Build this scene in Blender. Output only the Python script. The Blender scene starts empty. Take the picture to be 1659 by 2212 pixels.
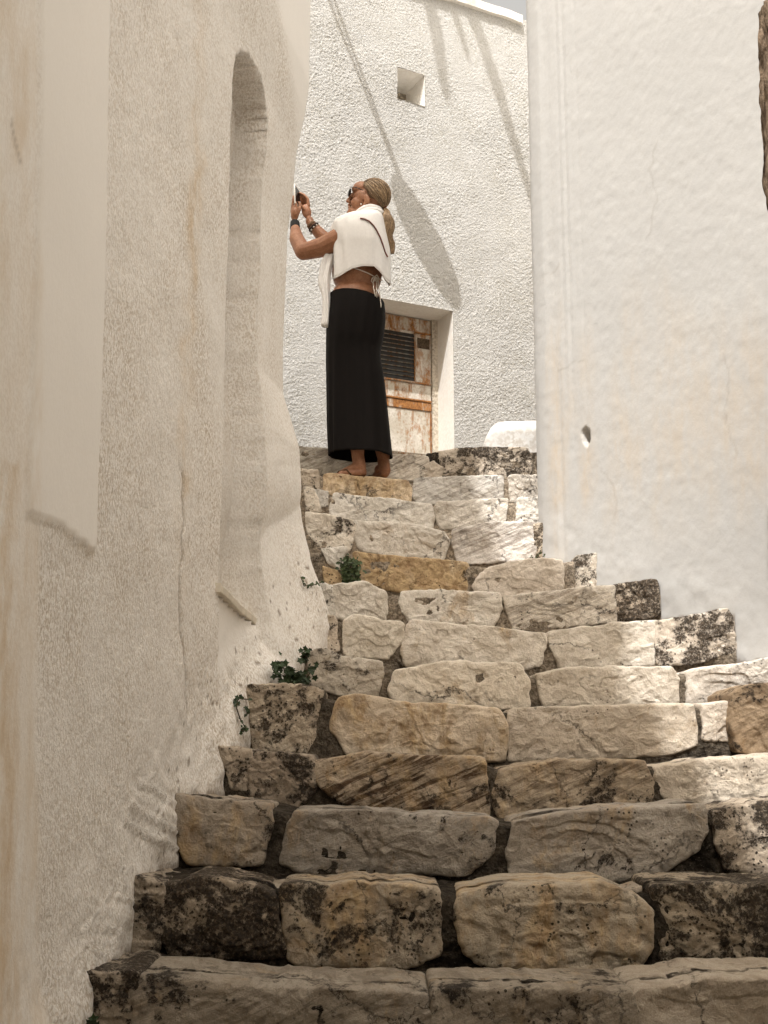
import bpy, math, random
import numpy as np
from mathutils import Vector, Matrix

# ------------------------------------------------------------------ camera, sky, sun, exposure
SC = bpy.context.scene
COL = SC.collection
F, CX, CY = 2350.0, 829.5, 1106.0            # focal length and centre, in units of a 1659 x 2212 picture
TH = math.atan(394.0 / F)                    # upward tilt
CT, ST = math.cos(TH), math.sin(TH)
cam_d = bpy.data.cameras.new('camera'); cam = bpy.data.objects.new('camera', cam_d); COL.objects.link(cam)
cam_d.sensor_fit = 'HORIZONTAL'; cam_d.sensor_width = 36.0; cam_d.lens = F / 1659.0 * 36.0
cam_d.clip_start = 0.05; cam_d.clip_end = 1500
cam.rotation_euler = (math.pi / 2 + TH, 0, 0)
SC.camera = cam
SUN = Vector((-0.13, -0.47, 0.873)).normalized()
W = bpy.data.worlds.new('World'); SC.world = W; W.use_nodes = True
nt = W.node_tree; nt.nodes.clear()
sky = nt.nodes.new('ShaderNodeTexSky'); sky.sky_type = 'NISHITA'; sky.sun_disc = False
sky.sun_elevation = math.asin(SUN.z); sky.sun_rotation = math.atan2(SUN.x, SUN.y)
sky.air_density = 1.6; sky.dust_density = 10.0; sky.ozone_density = 1.0
hs = nt.nodes.new('ShaderNodeHueSaturation'); hs.inputs['Saturation'].default_value = 0.2
wm = nt.nodes.new('ShaderNodeMix'); wm.data_type = 'RGBA'; wm.blend_type = 'MULTIPLY'
wm.inputs[0].default_value = 1.0; wm.inputs[7].default_value = (1.0, 0.935, 0.84, 1)
bg = nt.nodes.new('ShaderNodeBackground'); bg.inputs['Strength'].default_value = 0.15
wo = nt.nodes.new('ShaderNodeOutputWorld')
nt.links.new(sky.outputs[0], hs.inputs['Color']); nt.links.new(hs.outputs[0], wm.inputs[6])
nt.links.new(wm.outputs[2], bg.inputs['Color']); nt.links.new(bg.outputs[0], wo.inputs[0])
sun_d = bpy.data.lights.new('sun', 'SUN'); sun = bpy.data.objects.new('sun', sun_d); COL.objects.link(sun)
sun_d.energy = 3.1; sun_d.angle = math.radians(0.42); sun_d.color = (1.0, 0.985, 0.965)
sun.rotation_euler = SUN.to_track_quat('Z', 'Y').to_euler(); sun.location = (0, 0, 30)
SC.view_settings.view_transform = 'Standard'; SC.view_settings.look = 'None'
SC.view_settings.gamma = 1.0; SC.view_settings.use_curve_mapping = False
SC.view_settings.exposure = 0.76
SC.cycles.max_bounces = 10; SC.cycles.diffuse_bounces = 6

# ------------------------------------------------------------------ pixel rays and noise
def ray(u, v):
    x = (u - CX) / F; z = (CY - v) / F
    return Vector((x, CT - z * ST, ST + z * CT))
def at_y(u, v, y):
    r = ray(u, v); return r * (y / r.y)
def at_plane(u, v, p0, n):
    r = ray(u, v); return r * (Vector(p0).dot(n) / r.dot(n))
def proj(x, y, z):
    d = y * CT + z * ST; return CX + F * x / d, CY - F * (-y * ST + z * CT) / d
def v_to_z(v, y):
    return at_y(CX, v, y).z

def _h(ix, iy, iz, seed):
    n = (ix * 73856093) ^ (iy * 19349663) ^ (iz * 83492791) ^ (seed * 2654435)
    n = n & 0xffffffff
    n = ((n ^ (n >> 13)) * 1274126177) & 0xffffffff
    n = ((n ^ (n >> 16)) * 2246822519) & 0xffffffff
    return ((n ^ (n >> 15)) & 0xffff) / 65535.0
def vnoise(x, y, z, seed=0):
    x = np.asarray(x, float); y = np.asarray(y, float); z = np.asarray(z, float)
    x, y, z = np.broadcast_arrays(x, y, z)
    ix = np.floor(x).astype(np.int64); iy = np.floor(y).astype(np.int64); iz = np.floor(z).astype(np.int64)
    fx, fy, fz = x - ix, y - iy, z - iz
    q = lambda t: t * t * t * (t * (t * 6 - 15) + 10)
    fx, fy, fz = q(fx), q(fy), q(fz)
    r = 0
    for dx in (0, 1):
        wx = fx if dx else 1 - fx
        for dy in (0, 1):
            wy = fy if dy else 1 - fy
            for dz in (0, 1):
                wz = fz if dz else 1 - fz
                r = r + wx * wy * wz * _h(ix + dx, iy + dy, iz + dz, seed)
    return r * 2 - 1                                     # -1 .. 1
def fbm(x, y, z, s, octv=4, seed=0, gain=0.5):
    a, t, tot = 1.0, 0, 0
    for o in range(octv):
        t = t + a * vnoise(np.asarray(x) * s, np.asarray(y) * s, np.asarray(z) * s, seed + o * 17)
        tot += a; a *= gain; s *= 2.03
    return t / tot
def sstep(a, b, x):
    t = np.clip((np.asarray(x, float) - a) / (b - a), 0, 1); return t * t * (3 - 2 * t)
def interp(x, pts):
    p = np.array(pts, float); return np.interp(x, p[:, 0], p[:, 1])
def poly_mask(u, v, poly, soft=4.0):
    """soft inside test: 1 inside, 0 outside"""
    u = np.asarray(u, float); v = np.asarray(v, float)
    ins = np.zeros(u.shape, bool); dmin = np.full(u.shape, 1e9)
    n = len(poly)
    for i in range(n):
        x1, y1 = poly[i]; x2, y2 = poly[(i + 1) % n]
        if y1 != y2:
            c = ((y1 > v) != (y2 > v)) & (u < (x2 - x1) * (v - y1) / (y2 - y1) + x1)
            ins ^= c
        dmin = np.minimum(dmin, seg_dist(u, v, x1, y1, x2, y2))
    return np.where(ins, sstep(-soft, soft, dmin), sstep(-soft, soft, -dmin))
def seg_dist(u, v, x1, y1, x2, y2):
    dx, dy = x2 - x1, y2 - y1
    t = np.clip(((u - x1) * dx + (v - y1) * dy) / (dx * dx + dy * dy + 1e-9), 0, 1)
    return np.hypot(u - x1 - t * dx, v - y1 - t * dy)
def line_dist(u, v, pl):
    d = np.full(np.shape(u), 1e9)
    for a, b in zip(pl[:-1], pl[1:]): d = np.minimum(d, seg_dist(u, v, *a, *b))
    return d

# ------------------------------------------------------------------ objects
WL = {}
def place(o, loc, parent):
    loc = Vector(loc); WL[o.name] = loc
    if parent is not None:
        o.parent = parent; o.location = loc - WL[parent.name]
    else: o.location = loc
    COL.objects.link(o); return o
def empty(name, loc, parent=None):
    o = bpy.data.objects.new(name, None); o.empty_display_size = 0.1
    return place(o, loc, parent)
def tag(o, label=None, cat=None, group=None, kind=None):
    if label: o['label'] = label
    if cat: o['category'] = cat
    if group: o['group'] = group
    if kind: o['kind'] = kind
    return o
def mesh_obj(name, verts, faces, mat, parent=None, loc=None, smooth=True):
    verts = np.asarray(verts, float)
    if loc is None: loc = verts.mean(0)
    loc = np.array(loc, float)
    me = bpy.data.meshes.new(name)
    me.from_pydata((verts - loc).tolist(), [], faces if isinstance(faces, list) else faces.tolist())
    if smooth: me.polygons.foreach_set('use_smooth', [True] * len(me.polygons))
    me.materials.append(mat); me.update()
    return place(bpy.data.objects.new(name, me), loc, parent)
def grid_faces(nr, nc, keep=None, wrap=False):
    i = np.arange(nr * nc).reshape(nr, nc)
    f = np.stack([i[:-1, :-1], i[:-1, 1:], i[1:, 1:], i[1:, :-1]], -1).reshape(-1, 4)
    if keep is not None: f = f[keep.reshape(-1)]
    if wrap:
        j = np.stack([i[:-1, -1], i[:-1, 0], i[1:, 0], i[1:, -1]], -1); f = np.concatenate([f, j])
    return f
def fast_mesh(name, verts, faces, mat, parent=None, loc=None, attr=None, smooth=True):
    """big quad grid"""
    verts = np.asarray(verts, float).reshape(-1, 3); loc = np.array(verts.mean(0) if loc is None else loc, float)
    me = bpy.data.meshes.new(name); nf = len(faces)
    me.vertices.add(len(verts)); me.vertices.foreach_set('co', (verts - loc).astype(np.float32).ravel())
    me.loops.add(nf * 4); me.loops.foreach_set('vertex_index', faces.astype(np.int32).ravel())
    me.polygons.add(nf); me.polygons.foreach_set('loop_start', np.arange(0, nf * 4, 4, dtype=np.int32))
    me.polygons.foreach_set('use_smooth', np.full(nf, smooth))
    me.update(calc_edges=True); me.validate()
    if attr is not None:
        a = me.color_attributes.new('mask', 'FLOAT_COLOR', 'POINT')
        a.data.foreach_set('color', np.asarray(attr, np.float32).ravel())
    me.materials.append(mat)
    return place(bpy.data.objects.new(name, me), loc, parent)
BOXF = [(0, 3, 2, 1), (4, 5, 6, 7), (0, 1, 5, 4), (1, 2, 6, 5), (2, 3, 7, 6), (3, 0, 4, 7)]
def box_v(x0, x1, y0, y1, z0, z1):
    return [(x0, y0, z0), (x1, y0, z0), (x1, y1, z0), (x0, y1, z0), (x0, y0, z1), (x1, y0, z1), (x1, y1, z1), (x0, y1, z1)]
def prism(poly, z0, z1):
    n = len(poly)
    v = [(x, y, z0) for x, y in poly] + [(x, y, z1) for x, y in poly]
    f = [tuple(range(n))[::-1], tuple(range(n, 2 * n))] + [(i, (i + 1) % n, n + (i + 1) % n, n + i) for i in range(n)]
    return v, f
def bevel(o, w, seg=2):
    m = o.modifiers.new('bevel', 'BEVEL'); m.width = w; m.segments = seg; m.limit_method = 'ANGLE'; return o
def tube_v(pts, rad, k=8, cap=True):
    pts = [Vector(p) for p in pts]; n = len(pts)
    if not hasattr(rad, '__len__'): rad = [rad] * n
    V, Fc = [], []; up = None
    for i, p in enumerate(pts):
        t = (pts[min(i + 1, n - 1)] - pts[max(i - 1, 0)]).normalized()
        if up is None:
            a = Vector((0, 0, 1)) if abs(t.z) < .9 else Vector((1, 0, 0)); up = t.cross(a).normalized()
        else: up = (up - t * up.dot(t)).normalized()
        w = t.cross(up)
        for j in range(k):
            a = 2 * math.pi * j / k
            V.append(p + (up * math.cos(a) + w * math.sin(a)) * rad[i])
    for i in range(n - 1):
        for j in range(k):
            Fc.append((i * k + j, i * k + (j + 1) % k, (i + 1) * k + (j + 1) % k, (i + 1) * k + j))
    if cap: Fc += [tuple(range(k))[::-1], tuple(range((n - 1) * k, n * k))]
    return V, Fc
class MB:
    def __init__(s): s.v, s.f = [], []
    def add(s, vf):
        b = len(s.v); s.v += [tuple(p) for p in vf[0]]; s.f += [tuple(b + i for i in f) for f in vf[1]]; return s
    def build(s, name, mat, parent=None, loc=None, smooth=True): return mesh_obj(name, s.v, s.f, mat, parent, loc, smooth)

# ------------------------------------------------------------------ materials
class NT:
    def __init__(s, name, rough=0.9, spec=0.25):
        s.m = bpy.data.materials.new(name); s.m.use_nodes = True; s.t = s.m.node_tree
        s.b = s.t.nodes['Principled BSDF']; s.b.inputs['Roughness'].default_value = rough
        s.b.inputs['Specular IOR Level'].default_value = spec
    def put(s, sock, val):
        if isinstance(val, bpy.types.NodeSocket): s.t.links.new(val, sock)
        elif isinstance(val, tuple) and len(val) == 3 and sock.type == 'RGBA': sock.default_value = (*val, 1)
        else: sock.default_value = val
    def n(s, typ, **kw):
        nd = s.t.nodes.new('ShaderNode' + typ)
        for k, v in kw.items():
            k2 = k.replace('_', ' ')
            if k in ('op', 'dt', 'bt', 'at', 'an', 'dim', 'feat'):
                setattr(nd, {'op': 'operation', 'dt': 'data_type', 'bt': 'blend_type', 'at': 'attribute_type', 'an': 'attribute_name', 'dim': 'noise_dimensions', 'feat': 'feature'}[k], v)
            else: s.put(nd.inputs[int(k[1:]) if k[0] == 'i' and k[1:].isdigit() else k2], v)
        return nd
    def coord(s, scale=(1, 1, 1), rot=(0, 0, 0), rnd=False, kind='Object'):
        o = s.n('TexCoord').outputs[kind]
        if rnd:
            r = s.n('ObjectInfo').outputs['Random']
            o = s.n('VectorMath', op='ADD', i0=o, i1=s.n('VectorMath', op='SCALE', i0=(91, 37, 53), i3=r).outputs[0]).outputs[0]
        if rot != (0, 0, 0):
            o = s.n('Mapping', Vector=o, Rotation=rot).outputs[0]
        if scale != (1, 1, 1): o = s.n('VectorMath', op='MULTIPLY', i0=o, i1=scale).outputs[0]
        return o
    def noise(s, c, scale, detail=5, rough=.55, dist=0.0):
        return s.n('TexNoise', Vector=c, Scale=scale, Detail=detail, Roughness=rough, Distortion=dist).outputs[0]
    def ramp(s, x, a, b, lo=0.0, hi=1.0):
        return s.n('MapRange', Value=x, From_Min=a, From_Max=b, To_Min=lo, To_Max=hi).outputs[0]
    def math(s, op, a, b=0.0): return s.n('Math', op=op, i0=a, i1=b).outputs[0]
    def mix(s, f, a, b, bt='MIX'):
        nd = s.n('Mix', dt='RGBA', bt=bt); s.put(nd.inputs[0], f); s.put(nd.inputs[6], a); s.put(nd.inputs[7], b); return nd.outputs[2]
    def attr(s, name, typ='OBJECT', out='Fac'): return s.n('Attribute', at=typ, an=name).outputs[out]
    def bump(s, h, strength=.3, dist=.01, prev=None):
        nd = s.n('Bump', Height=h, Strength=strength, Distance=dist)
        if prev is not None: s.put(nd.inputs['Normal'], prev)
        s.put(s.b.inputs['Normal'], nd.outputs[0]); return nd.outputs[0]
    def col(s, c): s.put(s.b.inputs['Base Color'], c); return s

def plain(name, c, rough=.7, spec=.3, var=.12, scale=20, bump=.0):
    k = NT(name, rough, spec); co = k.coord(); nz = k.noise(co, scale, 5)
    k.col(k.mix(k.ramp(nz, .3, .7), tuple(x * (1 - var) for x in c), tuple(min(1, x * (1 + var)) for x in c)))
    if bump: k.bump(nz, bump, .004)
    return k.m

def plaster(name, base, pit, grain=95.0, bstr=.55, pitamt=1.0, masks=False, stretch=(1, 1, 1), lump=.12):
    k = NT(name, .92, .15); co = k.coord(stretch)
    g = k.noise(co, grain, 3, .6, .3); big = k.noise(co, 1.3, 5, .6); mid = k.noise(co, 7.0, 5, .6)
    pits = k.ramp(g, .56, .42)                                      # dirt sits in the pits of the render
    dens = k.math('MULTIPLY', k.ramp(mid, .3, .7, .45, 1.0), k.ramp(k.noise(co, 2.6, 4, .6), .35, .62, .55, 1.15))
    amt = k.math('MULTIPLY', k.math('MULTIPLY', pits, dens), pitamt)
    c0 = k.mix(k.ramp(big, .35, .65), tuple(x * .95 for x in base), base)
    if masks:
        sm = k.n('SeparateColor', Color=k.attr('mask', 'GEOMETRY', 'Color')).outputs
        rough_f = k.math('SUBTRACT', 1.0, sm[0]); amt = k.math('MULTIPLY', amt, rough_f)
    c = k.mix(amt, c0, pit)
    if masks:
        rn = k.noise(k.coord((1, 1, .3)), 14, 8, .75)
        rf = k.math('MULTIPLY', sm[1], k.ramp(rn, .36, .62))
        c = k.mix(k.math('MULTIPLY', rf, .8), c, (.56, .40, .22))
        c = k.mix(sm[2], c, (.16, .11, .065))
        k.put(k.b.inputs['Base Color'], c)
        bs = k.math('MULTIPLY', rough_f, bstr)
        nd = k.n('Bump', Height=g, Distance=.006); k.put(nd.inputs['Strength'], k.math('ADD', bs, .04)); p = nd.outputs[0]
        k.bump(mid, lump, .02, p)
    else:
        k.col(c); p = k.bump(g, bstr, .006); k.bump(mid, .15, .02, p)
    return k.m

M = {}
M['left'] = plaster('left_plaster', (.86, .83, .785), (.50, .42, .33), 150, .7, .85, True, (1, 1, .6))
M['right'] = plaster('right_plaster', (.50, .497, .488), (.43, .42, .40), 60, .16, .5, True, (1, 1, .8), .035)
M['stucco'] = plaster('far_stucco', (.53, .525, .515), (.34, .325, .285), 110, 1.0, .95)
M['smooth'] = plaster('smooth_whitewash', (.84, .82, .78), (.62, .56, .48), 45, .12, .35)
M['plain_wall'] = plaster('house_plaster', (.74, .70, .64), (.52, .47, .40), 40, .3, .4)

def stone_mat():
    k = NT('worn_marble', .72, .3); co = k.coord(rnd=True)
    tint = k.n('ObjectInfo').outputs['Color']
    mul = lambda c: k.mix(1.0, tint, c, 'MULTIPLY')
    warp = k.n('VectorMath', op='ADD', i0=co, i1=k.n('VectorMath', op='SCALE', i0=k.n('TexNoise', Vector=co, Scale=7.0, Detail=6.0).outputs[1], i3=.22).outputs[0]).outputs[0]
    cloud = k.noise(warp, 5.0, 10, .7, .4); mid = k.noise(warp, 21, 9, .72, .3); fine = k.noise(co, 120, 6, .7); grit = k.noise(co, 330, 3, .6)
    c = k.mix(k.ramp(cloud, .40, .60), mul((.80, .775, .74)), tint)
    c = k.mix(k.ramp(mid, .46, .34, 0, .7), c, mul((.52, .46, .39)))                       # stained hollows
    c = k.mix(k.ramp(mid, .56, .68, 0, .55), c, mul((1.22, 1.2, 1.16)))                    # bleached rises
    c = k.mix(k.ramp(grit, .58, .42, 0, .30), c, mul((.42, .37, .31)))                     # grit
    st = k.attr('streak')
    sco = k.coord((3.0, 3.0, 30), (0, .40, 0), True); sn = k.noise(sco, 1.7, 9, .72, .6)
    c = k.mix(k.math('MULTIPLY', st, k.ramp(sn, .52, .44)), c, mul((.17, .125, .09)))
    vr = k.n('TexVoronoi', feat='DISTANCE_TO_EDGE', Vector=k.n('VectorMath', op='ADD', i0=co, i1=k.n('VectorMath', op='SCALE', i0=k.n('TexNoise', Vector=co, Scale=9.0, Detail=8.0, Roughness=.7).outputs[1], i3=.25).outputs[0]).outputs[0], Scale=2.6).outputs[0]
    crack = k.math('MULTIPLY', k.ramp(vr, .010, .003), k.ramp(k.noise(co, 3.1, 2), .50, .60))
    oc = k.attr('ochre'); on = k.noise(k.coord((1.6, 1.6, .8), rnd=True), 4.6, 10, .72, .5)
    of = k.math('MULTIPLY', k.ramp(k.math('ADD', on, k.math('MULTIPLY', oc, .30)), .60, .76), k.ramp(oc, 0, .12))
    c = k.mix(k.math('MULTIPLY', of, .9), c, k.mix(k.ramp(mid, .38, .62), (.25, .15, .07), (.55, .40, .22)))
    li = k.attr('lichen')
    ln = k.noise(co, 7.0, 14, .80, .25)
    lf = k.ramp(k.math('ADD', ln, k.math('MULTIPLY', li, .26)), .680, .708)
    sp = k.n('TexVoronoi', Vector=co, Scale=70.0, Randomness=1.0).outputs[0]
    spf = k.math('MULTIPLY', k.ramp(k.math('ADD', sp, k.math('MULTIPLY', fine, .55)), .54, .50), k.ramp(k.math('ADD', k.noise(co, 6, 5), k.math('MULTIPLY', li, .3)), .66, .74))
    lf = k.math('MAXIMUM', k.math('MULTIPLY', lf, k.ramp(k.noise(co, 85, 7, .75), .52, .60, .97, .45)), k.math('MULTIPLY', spf, .9))
    c = k.mix(lf, c, k.mix(k.ramp(fine, .45, .7), mul((.028, .022, .016)), mul((.19, .15, .11))))
    c = k.mix(k.math('MULTIPLY', crack, .85), c, (.045, .033, .024)); k.col(c)
    h = k.math('ADD', k.math('MULTIPLY', mid, 1.1), k.math('ADD', k.math('MULTIPLY', fine, .45), k.math('MULTIPLY', lf, .3)))
    chip = k.n('TexVoronoi', Vector=warp, Scale=15.0).outputs[0]                            # conchoidal chips
    h = k.math('ADD', h, k.math('MULTIPLY', chip, 1.0)); h = k.math('SUBTRACT', h, k.math('MULTIPLY', crack, .8))
    h = k.math('ADD', h, k.math('MULTIPLY', sn, k.math('MULTIPLY', st, .8)))
    k.bump(h, .85, .012)
    return k.m
M['stone'] = stone_mat()
def mortar_mat():
    k = NT('old_mortar', .95, .1); co = k.coord(rnd=True)
    a = k.noise(co, 9, 10, .75, .5); b = k.noise(co, 60, 6, .7)
    dk = k.attr('lichen')
    c = k.mix(k.ramp(a, .36, .62), (.25, .205, .155), (.50, .435, .355))
    c = k.mix(k.ramp(k.math('ADD', a, k.math('MULTIPLY', dk, .3)), .58, .72), c, (.03, .024, .017))
    c = k.mix(k.ramp(b, .58, .40, 0, .7), c, (.06, .047, .035))
    c = k.mix(1.0, c, k.n('ObjectInfo').outputs['Color'], 'MULTIPLY')
    ag = k.n('TexVoronoi', Vector=co, Scale=110.0, Randomness=1.0).outputs[0]; c = k.mix(k.math('MULTIPLY', k.ramp(ag, .25, .12, 0, .6), k.ramp(b, .45, .6)), c, k.mix(1.0, k.n('ObjectInfo').outputs['Color'], (.60, .55, .47), 'MULTIPLY'))
    k.col(c); k.bump(k.math('SUBTRACT', k.math('ADD', a, k.math('MULTIPLY', b, 1.6)), k.math('MULTIPLY', ag, .35)), .9, .014); return k.m
M['mortar'] = mortar_mat()

# ------------------------------------------------------------------ ground
g = mesh_obj('ground', [(-400, -400, -1.02), (400, -400, -1.02), (400, 400, -1.02), (-400, 400, -1.02)], [(0, 1, 2, 3)],
             plain('dry_earth', (.30, .26, .21), .95, .1, .25, 3), smooth=False); tag(g, kind='structure')
gx, gy = np.meshgrid(np.linspace(-1.2, 3.4, 60), np.linspace(-4.0, 2.62, 80))
gz = -.86 + .008 * fbm(gx, gy, 0, 4, 3, 5)
g = fast_mesh('street', np.stack([gx, gy, gz], -1), grid_faces(80, 60), plain('street_stone', (.30, .27, .23), .9, .2, .3, 6, .4)); tag(g, kind='structure')

# ------------------------------------------------------------------ far stucco house
FN = Vector((.45, -.893, 0)).normalized(); FW = Vector((-FN.y, FN.x, 0))       # wall normal and wall direction (to the right, away)
YF = 7.55; P0 = Vector(((978 - CX) / F * YF, YF, 0))
def fw(k, z, d=0.0): return P0 + FW * k + FN * d + Vector((0, 0, z))            # d: towards the street
def fuv(u, v, d=0.0):
    p = at_plane(u, v, P0 + FN * d, FN); return (p - P0).dot(FW), p.z
kR, zLint = fuv(978, 672); kL = kR - .86; zSill = fuv(932, 985, -.22)[1]
wk0, wz1 = fuv(857, 144); wk1, wz0 = fuv(917.6, 232); wz1 = (fuv(857, 144)[1] + fuv(917.6, 164)[1]) / 2; wz0 = (fuv(857, 212)[1] + fuv(917.6, 232)[1]) / 2
zTop = fuv(1124, 40)[1]
fh = empty('stucco_house', fw(-.2, 1.2, -.3)); tag(fh, 'rough cream stucco house with a rusty door, closing the top of the stairs', 'house')
nk, nz_ = 630, 780
kk = np.linspace(-1.7, 1.06, nk); zz = np.linspace(1.0, zTop, nz_)
K, Z = np.meshgrid(kk, zz)
base = fbm(K, Z, 1.7, 2.2, 3, 3) * .012
n1 = vnoise(K * 84, Z * 84, 3.1, 11); n2 = vnoise(K * 128, Z * 128, 5.2, 12); n3 = vnoise(K * 36 + n2, Z * 36, 1.2, 13)
ridge = 1 - np.abs(n1)
rel = .0030 * (ridge ** 2 - .5) + .0026 * n2 + .0006 * n3
cover = .55 + .45 * sstep(-.35, .25, fbm(K, Z, 8.8, 3.1, 3, 21))
D = base + rel * cover * .9
near = np.minimum(np.minimum(np.abs(K - kR), 9), 9)
VV = P0.to_tuple()
XYZ = np.stack([P0.x + FW.x * K + FN.x * D, P0.y + FW.y * K + FN.y * D, Z], -1)
kc = (K[:-1, :-1] + K[1:, 1:]) / 2; zc = (Z[:-1, :-1] + Z[1:, 1:]) / 2
keep = ~(((kc > kL) & (kc < kR) & (zc < zLint)) | ((kc > wk0) & (kc < wk1) & (zc > wz0) & (zc < wz1)))
fast_mesh('wall', XYZ, grid_faces(nz_, nk, keep), M['stucco'], fh)
def slab_k(k0, k1, z0, z1, d0, d1):
    v = [fw(k, z, d) for z in (z0, z1) for k, d in ((k0, d1), (k1, d1), (k1, d0), (k0, d0))]
    return [tuple(p) for p in v], BOXF
# body of the house behind the wall
mb = MB(); mb.add(slab_k(-3.2, 3.0, -1.0, 1.0, -3.5, -.45)); mb.add(slab_k(-3.2, kL - .02, 1.0, zTop - .05, -3.5, -.04))
mb.add(slab_k(kL - .02, 3.0, 1.0, zTop - .05, -3.5, -.46)); mb.add(slab_k(1.06, 3.0, 1.0, zTop - .05, -.455, -.03)); mb.add(slab_k(-3.2, -1.7, 1.0, zTop - .05, -.035, 0))
mb.build('house_body', M['plain_wall'], fh, smooth=False)
# door reveal: soffit, jambs (smooth whitewash), slightly proud rounded lip
def reveal(k0, k1, z0, z1, dep, name, floor=False, inset=0.0):
    V, Fc = [], []
    loop = [(k0, z0), (k0, z1), (k1, z1), (k1, z0)]
    if floor: loop.append((k0, z0))
    prev = []
    for (ka, za), (kb, zb) in zip(loop[:-1], loop[1:]):
        n = 14; m = 8; b = len(V)
        for i in range(n + 1):
            for j in range(m + 1):
                t = i / n; d = .003 - j / m * dep
                k_, z_ = ka + (kb - ka) * t, za + (zb - za) * t
                w = .0025 * float(vnoise(k_ * 9 + j, z_ * 9, j * .4, 7)) * (1 if 0 < j < m else 0)
                V.append(tuple(fw(k_, z_ + w, d)))
        for i in range(n):
            for j in range(m):
                a = b + i * (m + 1) + j; Fc.append((a, a + 1, a + m + 2, a + m + 1))
    return mesh_obj(name, V, Fc, M['smooth'], fh)
reveal(kL, kR, zSill - .1, zLint, .26, 'door_reveal')
reveal(wk0, wk1, wz0, wz1, .30, 'window_reveal', True)
def niche_back_mat():  # darker mottled render for the recess back
    k = NT('mottled_niche', .95, .1); co = k.coord(); a = k.noise(co, 9, 8, .7)
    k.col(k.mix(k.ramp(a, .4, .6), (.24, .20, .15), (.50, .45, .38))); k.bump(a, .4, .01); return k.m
MB().add(slab_k(wk0 - .02, wk1 + .02, wz0 - .02, wz1 + .02, -.34, -.298)).build('window_back', niche_back_mat(), fh, smooth=False)
# parapet slab
kp = fuv(1124, 40)[0]
zs0 = fuv(1123, 47, .03)[1]; zs1 = fuv(1124, 29, .03)[1]
n = 60; V = []
for i in range(n + 1):
    k_ = -2.4 + (kp + 2.4) * i / n; w = .006 * float(vnoise(i * .35, .2, 1, 5))
    V += [tuple(fw(k_, zs0 + w, -.3)), tuple(fw(k_, zs0 + w, .034)), tuple(fw(k_, zs1 + w - .008, .036)), tuple(fw(k_, zs1 + w, .026)), tuple(fw(k_, zs1 + w, -.3))]
Fc = [(i * 5 + j, i * 5 + 5 + j, i * 5 + 6 + j, i * 5 + 1 + j) for i in range(n) for j in range(4)] + [tuple(range(n * 5, n * 5 + 5))]
mesh_obj('parapet', V, Fc, M['smooth'], fh, smooth=False)
# the door
def rust_mat():
    k = NT('rusty_white_paint', .6, .35); co = k.coord((1, 1, 1))
    ru = k.attr('rust')
    a = k.noise(k.coord((1.5, 1.5, .55), rnd=True), 11, 10, .72, .4); b = k.noise(k.coord(rnd=True), 60, 6, .7)
    f = k.ramp(k.math('ADD', k.math('ADD', a, k.math('MULTIPLY', b, .12)), k.math('MULTIPLY', ru, .4)), .66, .80)
    rc = k.mix(k.ramp(b, .35, .65), (.16, .062, .02), (.44, .20, .06))
    pc = k.mix(k.ramp(k.noise(co, 5, 6, .7), .4, .6), (.50, .455, .38), (.68, .645, .585))
    pc = k.mix(k.ramp(b, .62, .5, .5, 0), pc, (.30, .25, .18))
    k.col(k.mix(f, pc, rc)); k.bump(k.math('ADD', f, b), .3, .004); return k.m
M['rust'] = rust_mat()
M['black_slat'] = plain('black_slat_paint', (.022, .021, .02), .5, .4, .6, 30, .3)
M['frame'] = plaster('weathered_frame_paint', (.62, .56, .47), (.20, .16, .11), 50, .25, .8)
DP = -.235
def dbox(name, u0, v0, u1, v1, d0, d1, mat, rust=None, parent=None, b=.004):
    k0, za = fuv(u0, v0, DP); k1, zb = fuv(u1, v1, DP)
    o = MB().add(slab_k(k0, k1, zb, za, d0, d1)).build(name, mat, parent or fh, smooth=False)
    if rust is not None: o['rust'] = rust
    if b: bevel(o, b)
    return o
kdR = fuv(932, 800, DP)[0]; kdL = kL + .06
def kbox(name, k0, k1, z0, z1, d0, d1, mat, rust=None, parent=None, b=.003):
    o = MB().add(slab_k(k0, k1, z0, z1, d0, d1)).build(name, mat, parent or fh, smooth=False)
    if rust is not None: o['rust'] = rust
    if b: bevel(o, b)
    return o
zh0 = fuv(932, 691, DP)[1]
frm = kbox('door_frame', kL, kR, zh0, zLint + .03, -.262, -.222, M['frame'])
kbox('frame_post', kdR + .004, kR + .01, zSill - .1, zh0, -.262, -.226, M['frame'], parent=frm)
door = kbox('door', kdL, kdR, zSill, zh0 - .006, -.275, -.243, M['rust'], .35)
z = lambda v, u=925: fuv(u, v, DP)[1]
z_r0, z_r1 = z(722), z(832); zm0, zm1 = z(867), z(885)
klv0 = kdL + .10; klv1 = fuv(896, 800, DP)[0]
kbox('top_rail', kdL + .003, kdR - .003, z_r0 + .004, zh0 - .012, -.244, -.236, M['rust'], .46, door)
kbox('stile', klv1 + .012, kdR - .003, z_r1 + .012, z_r0 - .008, -.244, -.237, M['rust'], .40, door)
kbox('stile', kdL + .003, klv0 - .01, z_r1 + .012, z_r0 - .008, -.244, -.237, M['rust'], .40, door)
kbox('rail', klv1 + .002, kdR - .003, z_r0 - .008, z_r0 + .004, -.246, -.228, M['rust'], .66, door)
kbox('rail', kdL + .003, kdR - .003, z_r1, z_r1 + .012, -.246, -.228, M['rust'], .55, door)
kbox('middle_panel', kdL + .003, kdR - .003, zm0 + .003, z_r1 - .004, -.246, -.238, M['rust'], .30, door)
kbox('middle_rail', kdL + .003, kdR - .003, zm0 - .011, zm0 + .003, -.246, -.226, M['rust'], .74, door)
kbox('middle_rail', kdL + .003, kdR - .003, zm1 - .012, zm0 - .013, -.246, -.232, M['rust'], .66, door)
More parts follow.
